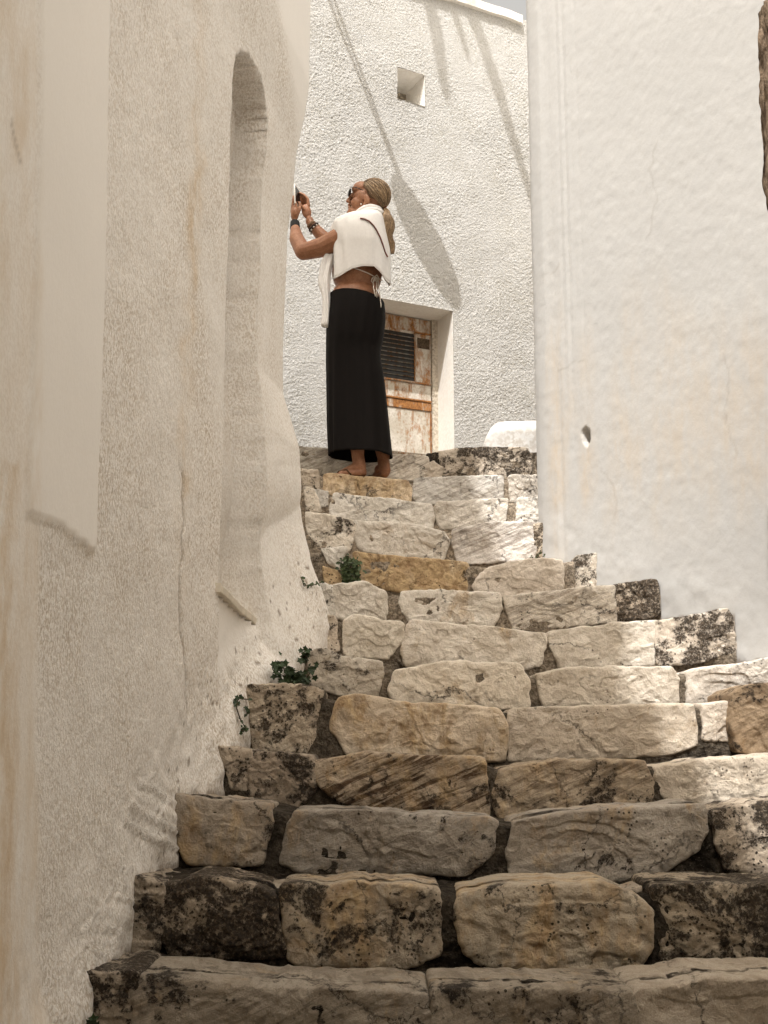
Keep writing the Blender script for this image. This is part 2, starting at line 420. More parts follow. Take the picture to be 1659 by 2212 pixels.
kbox('lower_panel', kdL + .02, kdR - .012, zSill + .01, zm1 - .016, -.246, -.239, M['rust'], .24, door)
kbox('edge_strip', kdR - .010, kdR - .002, zSill + .004, zm1 - .016, -.246, -.233, M['rust'], .66, door)
kbox('sticker', klv1 + .022, kdR - .014, z(755), z(733), -.2385, -.2355, plain('torn_sticker', (.10, .07, .045), .8, .2, .7, 60), parent=door, b=0)
lv = kbox('louvre_panel', klv0, klv1, z_r1 + .012, z_r0 - .004, -.30, -.2435, plain('dark_gap', (.012, .011, .01), .8, .2), parent=door, b=0)
ns = 11
for i in range(ns):
    za = z_r1 + .016 + (z_r0 - .012 - z_r1 - .016) * i / ns; h = (z_r0 - z_r1 - .03) / ns
    v = [fw(k_, zq, d_) for (zq, d_) in ((za, -.232), (za + .004, -.232), (za + h * .95, -.2435), (za + h * .95 - .004, -.2437)) for k_ in (klv0 + .004, klv1 - .004)]
    mesh_obj('slat', [tuple(p) for p in v], [(0, 1, 3, 2), (2, 3, 5, 4), (4, 5, 7, 6), (6, 7, 1, 0), (0, 2, 4, 6), (1, 7, 5, 3)], M['black_slat'], lv, smooth=False)
kbox('louvre_edge', klv1 - .004, klv1 + .003, z_r1 + .01, z_r0 - .004, -.246, -.229, M['rust'], .75, door)

# ------------------------------------------------------------------ stairs: tops, bodies, stones
TOPS = {   # (u, v) of the nosing of every step
 1: (2.60, [(150, 2105), (250, 2110), (330, 2118), (526, 2137), (660, 2143), (853, 2152), (925, 2156), (1103, 2150), (1352, 2153), (1376, 2148), (1525, 2130), (1659, 2129), (1850, 2124)]),
 2: (2.90, [(270, 1890), (350, 1905), (430, 1899), (555, 1926), (617, 1923), (757, 1918), (944, 1928), (1002, 1935), (1093, 1924), (1295, 1919), (1371, 1940), (1424, 1924), (1535, 1917), (1659, 1918), (1850, 1914)]),
 3: (3.20, [(370, 1720), (440, 1731), (574, 1743), (646, 1760), (863, 1766), (1068, 1775), (1117, 1779), (1227, 1763), (1515, 1745), (1549, 1758), (1659, 1741), (1850, 1732)]),
 4: (3.50, [(460, 1616), (542, 1630), (666, 1640), (798, 1636), (1038, 1644), (1090, 1666), (1203, 1650), (1403, 1656), (1425, 1656), (1500, 1650), (1659, 1640), (1850, 1632)]),
 5: (3.80, [(520, 1485), (598, 1485), (674, 1490), (700, 1504), (738, 1513), (778, 1507), (878, 1523), (1070, 1534), (1107, 1536), (1275, 1532), (1491, 1528), (1567, 1522), (1603, 1512), (1700, 1506), (1850, 1498)]),
 6: (4.10, [(640, 1409), (706, 1409), (738, 1421), (818, 1431), (858, 1448), (966, 1436), (1115, 1440), (1150, 1458), (1235, 1449), (1443, 1448), (1475, 1452), (1491, 1448), (1659, 1428), (1800, 1416)]),
 7: (4.40, [(680, 1332), (749, 1340), (769, 1333), (861, 1348), (891, 1343), (1172, 1370), (1191, 1364), (1419, 1344), (1567, 1321), (1640, 1318)]),
 8: (4.70, [(690, 1266), (719, 1268), (785, 1260), (831, 1282), (873, 1280), (1073, 1287), (1093, 1290), (1287, 1272), (1327, 1266), (1415, 1258), (1450, 1256)]),
 9: (5.00, [(680, 1190), (745, 1187), (769, 1197), (901, 1208), (1013, 1217), (1069, 1222), (1157, 1211), (1209, 1212), (1289, 1201), (1310, 1200)]),
 10: (5.30, [(645, 1106), (667, 1110), (761, 1128), (901, 1138), (957, 1148), (985, 1144), (1061, 1133), (1153, 1132), (1190, 1132)]),
 11: (5.60, [(630, 1056), (678, 1062), (725, 1068), (769, 1074), (925, 1090), (949, 1088), (1093, 1082), (1169, 1079), (1190, 1078)]),
 12: (5.90, [(610, 1012), (683, 1018), (703, 1028), (877, 1040), (901, 1037), (1085, 1031), (1163, 1030), (1185, 1030)]),
 13: (6.22, [(610, 964), (649, 968), (712, 973), (845, 983), (921, 988), (945, 978), (1000, 972), (1137, 972), (1170, 972)])}
ZT = {}
for n_, (y_, pl) in TOPS.items():
    P = [at_y(u, v, y_) for u, v in pl]
    ZT[n_] = (y_, np.array([p.x for p in P]), np.array([p.z for p in P]))
def ztop(n_, x): return np.interp(x, ZT[n_][1], ZT[n_][2])
stairs = empty('stone_staircase', (0.1, 2.6, -.85)); tag(stairs, 'worn marble and mortar staircase climbing between the white walls', 'staircase')
STEPS = {}
LI = {1: .55, 2: .75, 3: .55, 4: .5, 5: .5, 6: .32, 7: .28, 8: .22, 9: .3, 10: .25, 11: .25, 12: .25, 13: .45}
for n_ in range(1, 14):
    y_, xs, zs = ZT[n_]
    y2 = ZT[n_ + 1][0] if n_ < 13 else 8.4
    x0, x1 = xs[0] - (.05 if n_ < 8 else .6), xs[-1] + (.5 if n_ > 6 else .2)
    nx = int((x1 - x0) / .012)
    X = np.linspace(x0, x1, nx)
    zt = ztop(n_, X) - .004
    zb = (ztop(n_ - 1, X) - .09) if n_ > 1 else np.full(nx, -1.0)
    rows = []
    for t in np.linspace(0, 1, 22):                              # riser
        zr = zb + (zt - zb) * t
        r = np.clip((t - .88) / .12, 0, 1)
        yr = y_ + (.0085 if n_ < 6 else .006) + .016 * r ** 3 + .007 * fbm(X, zr, n_ * 3.1, 34, 4, n_) + .007 * fbm(X, zr, n_, 7, 2, n_ + 40)
        rows.append(np.stack([X, yr, zr - .006 * r ** 2], -1))
    nt_ = 26 if n_ < 8 else 10
    for t in np.linspace(0.02, 1, nt_):                          # tread
        yr = y_ + .045 + (y2 + .08 - y_ - .045) * t
        zr = zt - .003 - (.012 if n_ < 6 else .020) * t + .007 * fbm(X, yr, n_ * 1.7, 14, 4, n_ + 9) + .006 * fbm(X, yr, n_, 3.5, 2, n_ + 3)
        if n_ == 13: zr = zt * 0 + zs.mean() - .03 + .17 * min(1, t * 1.6) + .004 * fbm(X, yr, 1, 8, 2, 2)
        rows.append(np.stack([X, np.full(nx, yr), zr], -1))
    G = np.array(rows)
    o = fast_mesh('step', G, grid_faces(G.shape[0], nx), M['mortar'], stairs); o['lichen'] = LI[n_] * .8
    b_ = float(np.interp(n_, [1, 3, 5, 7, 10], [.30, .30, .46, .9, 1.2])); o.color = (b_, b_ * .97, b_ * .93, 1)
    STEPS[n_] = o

rng = random.Random(4)
def stone(n_, pts, tint, lichen=.2, streak=0.0, ochre=0.0, prot=.006, rough=1.0, depth=.24, y_=None, name='stone'):
    y_ = TOPS[n_][0] if y_ is None else y_
    P = np.array([[p.x, p.z] for p in (at_y(u, v, y_) for u, v in pts)])
    c = (P.max(0) + P.min(0)) / 2; hx, hz = (P.max(0) - P.min(0)) / 2
    P = c + (P - c) * (1 + .016 / np.array([hx, hz]))             # the outline takes up its own rounding
    for q_ in (.07, .13):                                        # corner cutting
        Q = np.roll(P, -1, 0); P = np.stack([(1 - q_) * P + q_ * Q, q_ * P + (1 - q_) * Q], 1).reshape(-1, 2)
    L = np.r_[0, np.cumsum(np.hypot(*(np.roll(P, -1, 0) - P).T))]; N = 150
    s = np.linspace(0, L[-1], N, endpoint=False); PP = np.vstack([P, P[:1]])
    P = np.stack([np.interp(s, L, PP[:, 0]), np.interp(s, L, PP[:, 1])], 1)
    c = (P.max(0) + P.min(0)) / 2; hx, hz = (P.max(0) - P.min(0)) / 2
    seed = rng.randrange(10000)
    d0 = P - c; rr = np.hypot(*d0.T)
    jit = .009 * fbm(P[:, 0], P[:, 1], seed * .37, 14, 3, seed) + .005 * fbm(P[:, 0], P[:, 1], seed * .7, 55, 3, seed)
    rnd_ = np.clip(1 + 1.6 * fbm(P[:, 0], P[:, 1], seed * .5, 11, 3, seed + 6), .25, 2.6)
    P = P + d0 / rr[:, None] * jit[:, None]
    rings = []
    E = min(.030, hz * .4)
    ins = [0, .0015, .004, .009, .016, .026]; prof = [.013, .0055, .0022, .0008, .0002, 0]
    top = np.clip(d0[:, 1] / hz, -1, 1)
    backs = [(1.0, depth), (1.0, depth * .7), (1.0, depth * .45), (1.0, depth * .3), (1.0, .10), (1.0, .075)]
    for sc_, dp in backs:
        q = P.copy()
        w = (.006 * fbm(q[:, 0], dp * 3, seed, 9, 3, seed + 5)) * (top > 0)
        rings.append(np.stack([q[:, 0], np.full(N, y_ + dp), q[:, 1] + w - .012 * dp / depth * (top > .3)], -1))
    def front(q, off):
        big = fbm(q[:, 0], q[:, 1], seed * 1.3, 6.5, 2, seed + 1)
        midn = np.abs(fbm(q[:, 0], q[:, 1], seed * .9, 17, 3, seed + 2))
        fin = fbm(q[:, 0], q[:, 1], seed * .2, 55, 3, seed + 3)
        plane = np.round(2.2 * vnoise(q[:, 0] * 4 + .9 * q[:, 1], q[:, 1] * 7, seed, 8) + .8 * vnoise(q[:, 0] * 13, q[:, 1] * 13, seed, 18)) / 2.2
        h = .008 * big - .006 * midn + .0035 * fin + .007 * plane
        return y_ - prot + off - h * rough
    for i_, p_ in zip(ins, prof):
        f = np.array([max(.5, 1 - i_ / hx), max(.5, 1 - i_ / hz)])
        q = c + (P - c) * f
        yy = front(q, p_ * rnd_)
        rings.append(np.stack([q[:, 0], yy, q[:, 1]], -1))
    f6 = np.array([max(.5, 1 - .026 / hx), max(.5, 1 - .026 / hz)])
    for t in np.linspace(.965, .03, 26):
        q = c + (P - c) * f6 * t
        rings.append(np.stack([q[:, 0], front(q, 0), q[:, 1]], -1))
    G = np.array(rings)
    V = np.vstack([G.reshape(-1, 3), [[c[0], front(c[None, :], 0)[0], c[1]]]])
    Fq = grid_faces(G.shape[0], N, wrap=True)
    last = (G.shape[0] - 1) * N; ctr = len(V) - 1
    faces = [tuple(q[::-1]) for q in Fq.tolist()] + [(last + (j + 1) % N, last + j, ctr) for j in range(N)]
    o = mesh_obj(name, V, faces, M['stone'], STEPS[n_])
    f_ = 1.08 if n_ <= 3 else (1.15 if n_ == 4 else 1.30); f_ = min(f_, .80 / max(tint)); tint = tuple(t * f_ for t in tint)  # light falloff down the stairs painted into the tint, step by step
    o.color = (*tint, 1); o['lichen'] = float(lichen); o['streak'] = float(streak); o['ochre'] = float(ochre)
    return o
WHT, CRM, GRY, TAN, BRN = (.70, .665, .61), (.64, .585, .51), (.52, .50, .47), (.55, .475, .385), (.40, .32, .235)
EX = 1760
ST_ = stone
# top row and landing
ST_(13, [(640, 967), (700, 972), (764, 977), (764, 1026), (700, 1024), (640, 1018)], (.42, .39, .34), .15, .55, prot=.0, rough=.3)
ST_(13, [(768, 977), (845, 983), (921, 988), (926, 1002), (912, 1036), (840, 1038), (768, 1034)], (.60, .55, .48), .12, .5, rough=.5)
ST_(13, [(914, 1005), (936, 1000), (951, 1012), (949, 1033), (914, 1036)], (.50, .44, .37), .2)
ST_(13, [(926, 982), (944, 980), (946, 1000), (928, 1001)], (.12, .09, .06), .95)  # small dark stone standing in for a clump of black moss
ST_(13, [(945, 979), (1000, 971), (1137, 971), (1146, 1000), (1142, 1027), (1040, 1029), (956, 1031), (949, 1005)], (.50, .44, .37), .74, rough=1.3)
# step 12
ST_(12, [(648, 1016), (683, 1018), (684, 1056), (658, 1055)], (.46, .40, .33), .6)
ST_(12, [(703, 1031), (717, 1026), (790, 1033), (877, 1040), (886, 1056), (882, 1085), (790, 1075), (703, 1066)], (.68, .56, .41), .05, .1, .55)
ST_(12, [(901, 1037), (990, 1032), (1085, 1031), (1083, 1080), (1000, 1084), (905, 1086), (893, 1064)], GRY, .12, .35)
ST_(12, [(1104, 1030), (1165, 1030), (1167, 1079), (1105, 1081)], (.54, .50, .45), .42)
# step 11
ST_(11, [(660, 1056), (678, 1060), (690, 1100), (664, 1107)], CRM, .35)
ST_(11, [(682, 1062), (704, 1065), (704, 1090), (690, 1093)], GRY, .3)
ST_(11, [(725, 1068), (769, 1074), (840, 1080), (925, 1090), (935, 1099), (929, 1138), (820, 1130), (718, 1113), (717, 1092)], WHT, .1, .15)
ST_(11, [(949, 1088), (1020, 1084), (1093, 1082), (1086, 1128), (953, 1140), (941, 1100)], (.70, .66, .60), .08, .3)
ST_(11, [(1121, 1079), (1172, 1079), (1172, 1128), (1119, 1131)], WHT, .45)
# step 10
ST_(10, [(664, 1110), (710, 1116), (761, 1128), (762, 1150), (752, 1186), (697, 1184), (668, 1152)], (.62, .57, .50), .55)
ST_(10, [(767, 1129), (840, 1132), (901, 1138), (957, 1150), (969, 1168), (952, 1207), (870, 1200), (782, 1188), (765, 1155)], WHT, .28, .1, .1)
ST_(10, [(985, 1146), (1061, 1133), (1153, 1132), (1151, 1204), (1070, 1212), (997, 1213), (980, 1175)], (.60, .57, .54), .1, .5)
ST_(10, [(1157, 1136), (1175, 1136), (1172, 1196), (1157, 1196)], (.60, .52, .42), .5)
# step 9
ST_(9, [(697, 1190), (745, 1186), (738, 1228), (713, 1218)], WHT, .1)
ST_(9, [(700, 1226), (729, 1236), (749, 1262), (705, 1261)], (.56, .42, .26), .3, 0, .6)
ST_(9, [(769, 1197), (901, 1208), (1010, 1217), (1000, 1279), (900, 1276), (805, 1268), (774, 1245)], (.60, .50, .36), .30, .2, .85, rough=1.4)
ST_(9, [(1062, 1228), (1100, 1219), (1157, 1212), (1209, 1214), (1216, 1276), (1120, 1284), (1037, 1285), (1026, 1262), (1040, 1240)], (.66, .60, .53), .05, .15)
ST_(9, [(1250, 1205), (1291, 1202), (1292, 1270), (1250, 1273)], (.64, .58, .50), .66)
# step 8
ST_(8, [(698, 1267), (715, 1268), (718, 1326), (702, 1326)], WHT, .4)
ST_(8, [(719, 1270), (785, 1260), (831, 1284), (829, 1340), (775, 1338), (721, 1332)], (.70, .655, .59), .1)
ST_(8, [(873, 1283), (960, 1280), (1073, 1286), (1079, 1318), (1062, 1351), (970, 1347), (885, 1340), (866, 1304)], (.64, .60, .54), .1, .1, .22)
ST_(8, [(1093, 1291), (1190, 1281), (1287, 1272), (1322, 1270), (1328, 1340), (1220, 1350), (1115, 1357), (1100, 1320)], (.66, .61, .54), .26, .45)
ST_(8, [(1328, 1267), (1416, 1257), (1419, 1328), (1331, 1339)], (.50, .43, .35), .86, rough=1.6)
# step 7
ST_(7, [(690, 1332), (720, 1336), (728, 1400), (708, 1410)], (.58, .51, .43), .55)
ST_(7, [(746, 1344), (769, 1333), (861, 1349), (866, 1375), (837, 1420), (748, 1415)], (.66, .61, .53), .1)
ST_(7, [(891, 1344), (1020, 1356), (1172, 1371), (1173, 1392), (1160, 1432), (1120, 1443), (990, 1440), (880, 1435), (870, 1402)], (.66, .61, .54), .14, 0, .2)
ST_(7, [(1191, 1366), (1300, 1356), (1419, 1345), (1418, 1432), (1320, 1438), (1215, 1443), (1194, 1390)], (.60, .555, .49), .26)
ST_(7, [(1422, 1346), (1500, 1332), (1568, 1320), (1589, 1408), (1500, 1428), (1421, 1433)], (.58, .52, .45), .72, rough=1.4)
# step 6
ST_(6, [(672, 1412), (706, 1409), (738, 1421), (819, 1432), (821, 1452), (810, 1499), (776, 1508), (674, 1480)], (.50, .455, .39), .48)
ST_(6, [(858, 1452), (966, 1436), (1115, 1440), (1138, 1472), (1139, 1526), (1000, 1524), (862, 1516), (845, 1494)], (.66, .60, .51), .08, 0, .22)
ST_(6, [(1165, 1461), (1235, 1449), (1340, 1448), (1443, 1448), (1460, 1470), (1461, 1517), (1320, 1525), (1183, 1529), (1170, 1490)], (.55, .50, .43), .25)
ST_(6, [(1491, 1449), (1580, 1440), (1659, 1428), (EX, 1418), (EX, 1500), (1640, 1508), (1491, 1520)], (.64, .59, .53), .34)
# step 5
ST_(5, [(540, 1488), (598, 1485), (674, 1489), (692, 1500), (676, 1583), (656, 1626), (551, 1615)], (.50, .43, .34), .62, .35)
ST_(5, [(737, 1515), (778, 1507), (878, 1523), (980, 1527), (1070, 1534), (1088, 1570), (1083, 1639), (930, 1636), (780, 1632), (756, 1624), (718, 1572)], (.58, .50, .40), .12, 0, .5)
ST_(5, [(1107, 1538), (1275, 1532), (1491, 1528), (1500, 1568), (1499, 1608), (1435, 1626), (1280, 1634), (1107, 1639), (1102, 1588)], (.52, .46, .385), .24, 0, .25)
ST_(5, [(1524, 1529), (1567, 1523), (1574, 1596), (1526, 1592)], (.62, .56, .49), .35)
ST_(5, [(1583, 1504), (1603, 1490), (1660, 1482), (1720, 1478), (1720, 1620), (1590, 1620), (1577, 1560)], (.27, .20, .13), .42, .3, .2, prot=.05, rough=1.4)
# step 4
ST_(4, [(478, 1620), (538, 1628), (540, 1704), (500, 1699)], (.44, .375, .30), .66)
ST_(4, [(544, 1632), (666, 1640), (673, 1672), (670, 1711), (638, 1740), (600, 1728), (545, 1724)], (.36, .30, .235), .62, .15)
ST_(4, [(676, 1652), (798, 1636), (920, 1639), (1038, 1644), (1050, 1700), (1049, 1757), (900, 1753), (760, 1744), (700, 1700)], (.44, .36, .27), .45, 1.0, .35)
ST_(4, [(1090, 1668), (1203, 1649), (1300, 1650), (1390, 1653), (1410, 1690), (1399, 1738), (1256, 1752), (1085, 1759), (1069, 1712)], (.44, .365, .275), .58, .5, .5)
ST_(4, [(1425, 1662), (1500, 1650), (1659, 1640), (EX, 1634), (EX, 1734), (1659, 1739), (1462, 1741), (1428, 1695)], (.60, .53, .44), .3)
# step 3
ST_(3, [(386, 1722), (440, 1731), (574, 1744), (580, 1779), (561, 1862), (411, 1861), (386, 1790)], (.40, .345, .28), .5, .1, .3)
ST_(3, [(645, 1761), (760, 1762), (863, 1766), (1068, 1776), (1061, 1836), (1004, 1882), (830, 1880), (661, 1878), (611, 1860), (622, 1796)], (.37, .335, .29), .38, .3, .2)
ST_(3, [(1117, 1780), (1227, 1763), (1370, 1753), (1515, 1746), (1519, 1798), (1501, 1833), (1405, 1894), (1333, 1894), (1220, 1892), (1112, 1889), (1104, 1840)], (.40, .36, .31), .36, .1, .2)
ST_(3, [(1549, 1760), (1659, 1742), (EX + 40, 1734), (EX + 40, 1880), (1659, 1886), (1573, 1871), (1556, 1828)], (.48, .41, .33), .66)
# step 2
ST_(2, [(296, 1899), (348, 1915), (354, 1976), (326, 2078), (291, 2060), (284, 1960)], (.40, .34, .27), .72, rough=1.5)
ST_(2, [(358, 1926), (430, 1900), (555, 1927), (589, 1947), (594, 1995), (617, 2060), (500, 2064), (373, 2063), (344, 1992)], (.42, .35, .27), .85, rough=1.5)
ST_(2, [(616, 1925), (757, 1919), (850, 1923), (944, 1929), (940, 2054), (891, 2078), (820, 2087), (675, 2082), (632, 2068), (622, 2000)], (.46, .395, .31), .60, .1, .5)
ST_(2, [(1002, 1938), (1093, 1924), (1200, 1921), (1295, 1919), (1371, 1947), (1399, 1973), (1396, 2044), (1376, 2082), (1280, 2102), (1218, 2099), (1055, 2082), (1011, 2058), (989, 1988)], (.46, .40, .315), .44, 0, .5, rough=1.4)
ST_(2, [(1424, 1925), (1535, 1917), (1659, 1919), (EX + 60, 1916), (EX + 60, 2090), (1659, 2090), (1439, 2078), (1429, 1998)], (.41, .35, .27), .82, rough=1.6)
# step 1
ST_(1, [(190, 2108), (288, 2116), (292, 2200), (284, 2320), (185, 2320)], (.40, .34, .27), .82, rough=1.4)
ST_(1, [(296, 2118), (526, 2138), (700, 2146), (853, 2152), (915, 2158), (925, 2330), (600, 2330), (290, 2330)], (.38, .335, .275), .42, .35, .1)
ST_(1, [(944, 2151), (1103, 2149), (1352, 2153), (1368, 2170), (1370, 2330), (1150, 2330), (940, 2330)], (.36, .315, .255), .5, .3, .2)
ST_(1, [(1378, 2149), (1525, 2130), (1659, 2128), (EX + 90, 2126), (EX + 90, 2330), (1374, 2330)], (.46, .40, .325), .35, .1)
# flagstones lying in the treads
def flag(n_, x0, x1, t0, t1, tint, lichen, seed):
    ya, yb = TOPS[n_][0] + .3 * t0, TOPS[n_][0] + .3 * t1
    nx, ny = 34, 14; X, Y = np.meshgrid(np.linspace(0, 1, nx), np.linspace(0, 1, ny))
    ed = np.minimum(np.minimum(X, 1 - X) * (x1 - x0) / .02, np.minimum(Y, 1 - Y) * (yb - ya) / .02)
    xx = x0 + (x1 - x0) * X + .02 * fbm(X * 3, Y * 3, seed, 2, 3, seed); yy = ya + (yb - ya) * Y + .022 * fbm(X * 4, Y * 3, seed + 5, 2, 3, seed)
    zz_ = ztop(n_, xx) - .004 - .003 - .012 * (t0 + (t1 - t0) * Y) + .010 * sstep(0, 1, ed) - .018 * (ed <= 0) + .003 * fbm(xx, yy, seed, 18, 3, seed)
    o = fast_mesh('stone', np.stack([xx, yy, zz_], -1), grid_faces(ny, nx), M['stone'], STEPS[n_])
    o.color = (*tint, 1); o['lichen'] = lichen; o['streak'] = .3; o['ochre'] = .1
xu = lambda u, y_: at_y(u, 1900, y_).x
flag(1, xu(335, 2.72), xu(575, 2.72), .22, .75, (.46, .40, .32), .35, 1)
flag(1, xu(965, 2.68), xu(1280, 2.68), .16, .5, (.56, .49, .40), .2, 2)
flag(1, xu(1320, 2.75), xu(1600, 2.75), .25, .85, (.46, .40, .32), .35, 3)
flag(2, xu(455, 3.0), xu(690, 3.0), .3, .8, (.46, .40, .32), .35, 4)
flag(2, xu(1150, 3.0), xu(1400, 3.0), .3, .8, (.42, .36, .29), .4, 5)
flag(3, xu(700, 3.3), xu(980, 3.3), .28, .8, (.46, .40, .33), .3, 6)
flag(4, xu(1150, 3.6), xu(1420, 3.6), .28, .8, (.50, .44, .36), .3, 7)

# ------------------------------------------------------------------ left house (whitewashed wall with the niche)
lh = empty('whitewashed_house', (-1.0, 3.6, -.9)); tag(lh, 'long whitewashed house wall in shade on the left with a narrow arched niche', 'house')
x0f = lambda y: -.69 + .15 * (y - 2.6)
zst_pts = [(TOPS[n_][0], float(ZT[n_][2][0])) for n_ in range(1, 13)]
zst_pts = [(1.5, zst_pts[0][1] - .4)] + zst_pts
LEND = {1: 203, 2: 290, 3: 386, 4: 480, 5: 541, 6: 655, 7: 712, 8: 735}
Bp = [(1.5, .05)] + [(TOPS[n_][0], at_y(u, TOPS[n_][1][0][1] + 30, TOPS[n_][0]).x - x0f(TOPS[n_][0])) for n_, u in LEND.items()]
YE = 4.43; yN0, yN1 = 3.575, 4.0
ys = np.unique(np.r_[np.arange(1.7, YE, .009), np.linspace(yN0 - .05, yN0 + .05, 30), np.linspace(yN1 - .05, yN1 + .04, 40)])
ys = ys[np.r_[True, np.diff(ys) > .0016]]
zs_ = np.arange(-1.12, 4.0, .0115)
Y, Z = np.meshgrid(ys, zs_)
U0, V0 = proj(x0f(Y), Y, Z)
zst = interp(Y, zst_pts); dz = Z - zst
flare = interp(Y, Bp) * np.exp(-(np.clip(dz + .06, 0, None) / interp(Y, [(1.7, .13), (3.5, .14), (3.9, .2), (4.1, .38), (4.5, .5)])) ** 1.35)
sil = [(-200, 672), (0, 671), (180, 668), (240, 660), (270, 653), (330, 640), (430, 631), (500, 621.5), (640, 616), (760, 611), (850, 612), (905, 629), (970, 647), (1020, 650), (1090, 662), (1150, 668)]
ze = zs_; ue_v = proj(0, YE, ze)[1]
dend = (interp(ue_v, sil) - CX) / F * (YE * CT + ze * ST) - x0f(YE)
wE = np.exp(-((YE - Y) / interp(V0, [(0, .9), (300, .55), (900, .5)])) ** 2)
DE = np.broadcast_to(dend[:, None], Y.shape)
infill0 = sstep(0, .01, Y - yN0) * sstep(0, .01, yN1 - Y)
flare = flare * (1 - .75 * infill0 * sstep(.0, .10, dz))
d = np.where(V0 < 1000, DE * wE + flare * (1 - wE), np.maximum(flare, DE * wE * sstep(1250, 1000, V0)))
# niche, infill below its slanted sill
zb_ = lambda v, y: np.array([v_to_z(a, y) for a in np.atleast_1d(v)])
zA = v_to_z(150, 3.82); zspr = v_to_z(250, 3.8)
cy_ = (yN0 + yN1) / 2; hw = (yN1 - yN0) / 2
arch = zspr + (zA - zspr) * np.clip(1 - np.abs((Y - cy_) / hw) ** 2.6, 0, 1) ** .45
zsl = np.interp(Y, [yN0 - .02, yN1 + .02], [v_to_z(1276, yN0 - .02), v_to_z(1354, yN1 + .02)])
edge_n = .006 * vnoise(Z * 26, Y * 20, 2, 5)
inn = sstep(0, .012, Y - yN0 + edge_n) * sstep(0, .005, yN1 - Y + edge_n * .4) * sstep(0, .02, arch - Z + .015 * vnoise(Y * 40, Z * 40, 1, 3)) * sstep(0, .012, Z - zsl)
infill = sstep(0, .01, Y - yN0) * sstep(0, .01, yN1 - Y) * sstep(0, .01, zsl - Z) * sstep(-.02, .12, dz - .1)
# smooth plaster pilaster, orange left strip, smooth arch springing at the far end
band = poly_mask(U0, V0, [(84, -60), (236, -60), (228, 330), (222, 600), (212, 900), (203, 1188), (190, 1188), (120, 1132), (55, 1106), (70, 700), (82, 300)], 2.5)
smooth_top = poly_mask(U0, V0, [(548, -80), (760, -80), (760, 330), (642, 345), (628, 330), (606, 210), (580, 90)], 8)
strip = sstep(92, 70, U0 + 4 * vnoise(V0 * .01, 0, 0, 2))
lump = (1 - .85 * infill) * sstep(.5, .05, dz) * sstep(-.3, .1, interp(Y, [(1.7, -.2), (3.0, -.1), (4.0, .3), (5.4, .3)]))
rough_a = (1 - np.clip(band + smooth_top + infill * .9 + strip * .8, 0, 1))
d = d - .125 * inn + .008 * band - .012 * infill
endq = 1 - .85 * np.exp(-((YE - Y) / .25) ** 2) * sstep(1100, 900, V0)
d = d + endq * rough_a * (.0022 * fbm(Y, Z, .3, 45, 2, 71) + .006 * fbm(Y, Z, 2, 5, 3, 72)) + endq * .004 * fbm(Y, Z, 5, 2, 2, 73)
d = d + np.clip(lump, 0, 1) * (.018 * fbm(Y, Z, 7, 5.5, 4, 74) + .006 * fbm(Y, Z, 7, 22, 3, 75)) + sstep(.35, .0, dz) * .008 * fbm(Y, Z, 4, 11, 3, 79)
# trowel ridges beside the lower steps
rid = np.full(Y.shape, 1e9)
for pl in ([(300, 1690), (345, 1712), (388, 1742)], [(285, 1735), (330, 1768), (385, 1800)], [(270, 1770), (310, 1795), (380, 1832)], [(310, 1800), (345, 1822)],
           [(182, 1995), (215, 2003), (262, 2008)], [(172, 2040), (205, 2060), (262, 2066)], [(168, 2085), (200, 2100), (250, 2104)], [(150, 2300), (100, 2205)], [(230, 1930), (290, 1950)]):
    rid = np.minimum(rid, line_dist(U0 + 5 * vnoise(V0 * .05, U0 * .05, 1, 4), V0 + 6 * vnoise(U0 * .04, V0 * .04, 3, 4), pl))
d = d + .007 * np.exp(-(rid / 5) ** 2) - .005 * np.exp(-((rid - 9) / 6) ** 2)
crk = line_dist(U0 + 4 * vnoise(V0 * .03, 0, 0, 6), V0, [(388, 985), (401, 1060), (394, 1150), (391, 1330), (401, 1400), (403, 1490), (401, 1580)])
cv = sstep(975, 1040, V0) * sstep(1620, 1480, V0)
d = d - .007 * np.exp(-(crk / 2.2) ** 2) * cv
crk2 = line_dist(U0, V0, [(22, 258), (30, 300), (43, 352)]); crk3 = line_dist(U0, V0, [(52, 1108), (110, 1132), (150, 1158), (198, 1196)])
drip = line_dist(U0 + 9 * vnoise(V0 * .02, U0 * .01, 0, 9), V0, [(436, -40), (428, 250), (424, 420), (412, 640), (404, 860), (396, 1010), (392, 1330), (400, 1480)])
rust = np.exp(-(drip / 13) ** 2) * sstep(1560, 1000, V0) * (.30 + .55 * sstep(-.2, .5, fbm(U0 * .02, V0 * .006, 3, 1, 3, 10)))
rust = np.maximum(rust, strip * (.22 + .3 * sstep(-.3, .4, fbm(U0 * .03, V0 * .004, 1, 1, 3, 33))))
rust = np.maximum(rust, sstep(62, 20, U0) * (V0 > 1000) * .9); rust = np.maximum(rust, .5 * np.exp(-(crk3 / 9) ** 2))
rust = np.maximum(rust, .75 * np.exp(-(((U0 - 8) / 22) ** 2 + ((V0 - 1060) / 90) ** 2)))
dirt_shade = .55 * np.exp(-(crk / 1.8) ** 2) * cv + .4 * np.exp(-(crk2 / 2.5) ** 2)
zstair = np.full(Y.shape, -.86)
for n_ in range(1, 9): zstair = np.where(Y >= TOPS[n_][0] - .0, float(ZT[n_][2][0]) - .02, zstair)
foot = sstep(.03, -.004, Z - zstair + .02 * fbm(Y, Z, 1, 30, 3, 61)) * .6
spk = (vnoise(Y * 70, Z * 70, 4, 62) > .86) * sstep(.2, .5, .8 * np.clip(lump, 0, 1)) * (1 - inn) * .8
niche_shade = (Y > yN0 - .004) * (Y < yN1 + .012) * sstep(0, .02, arch - Z + .012) * sstep(-.01, .012, Z - zsl)
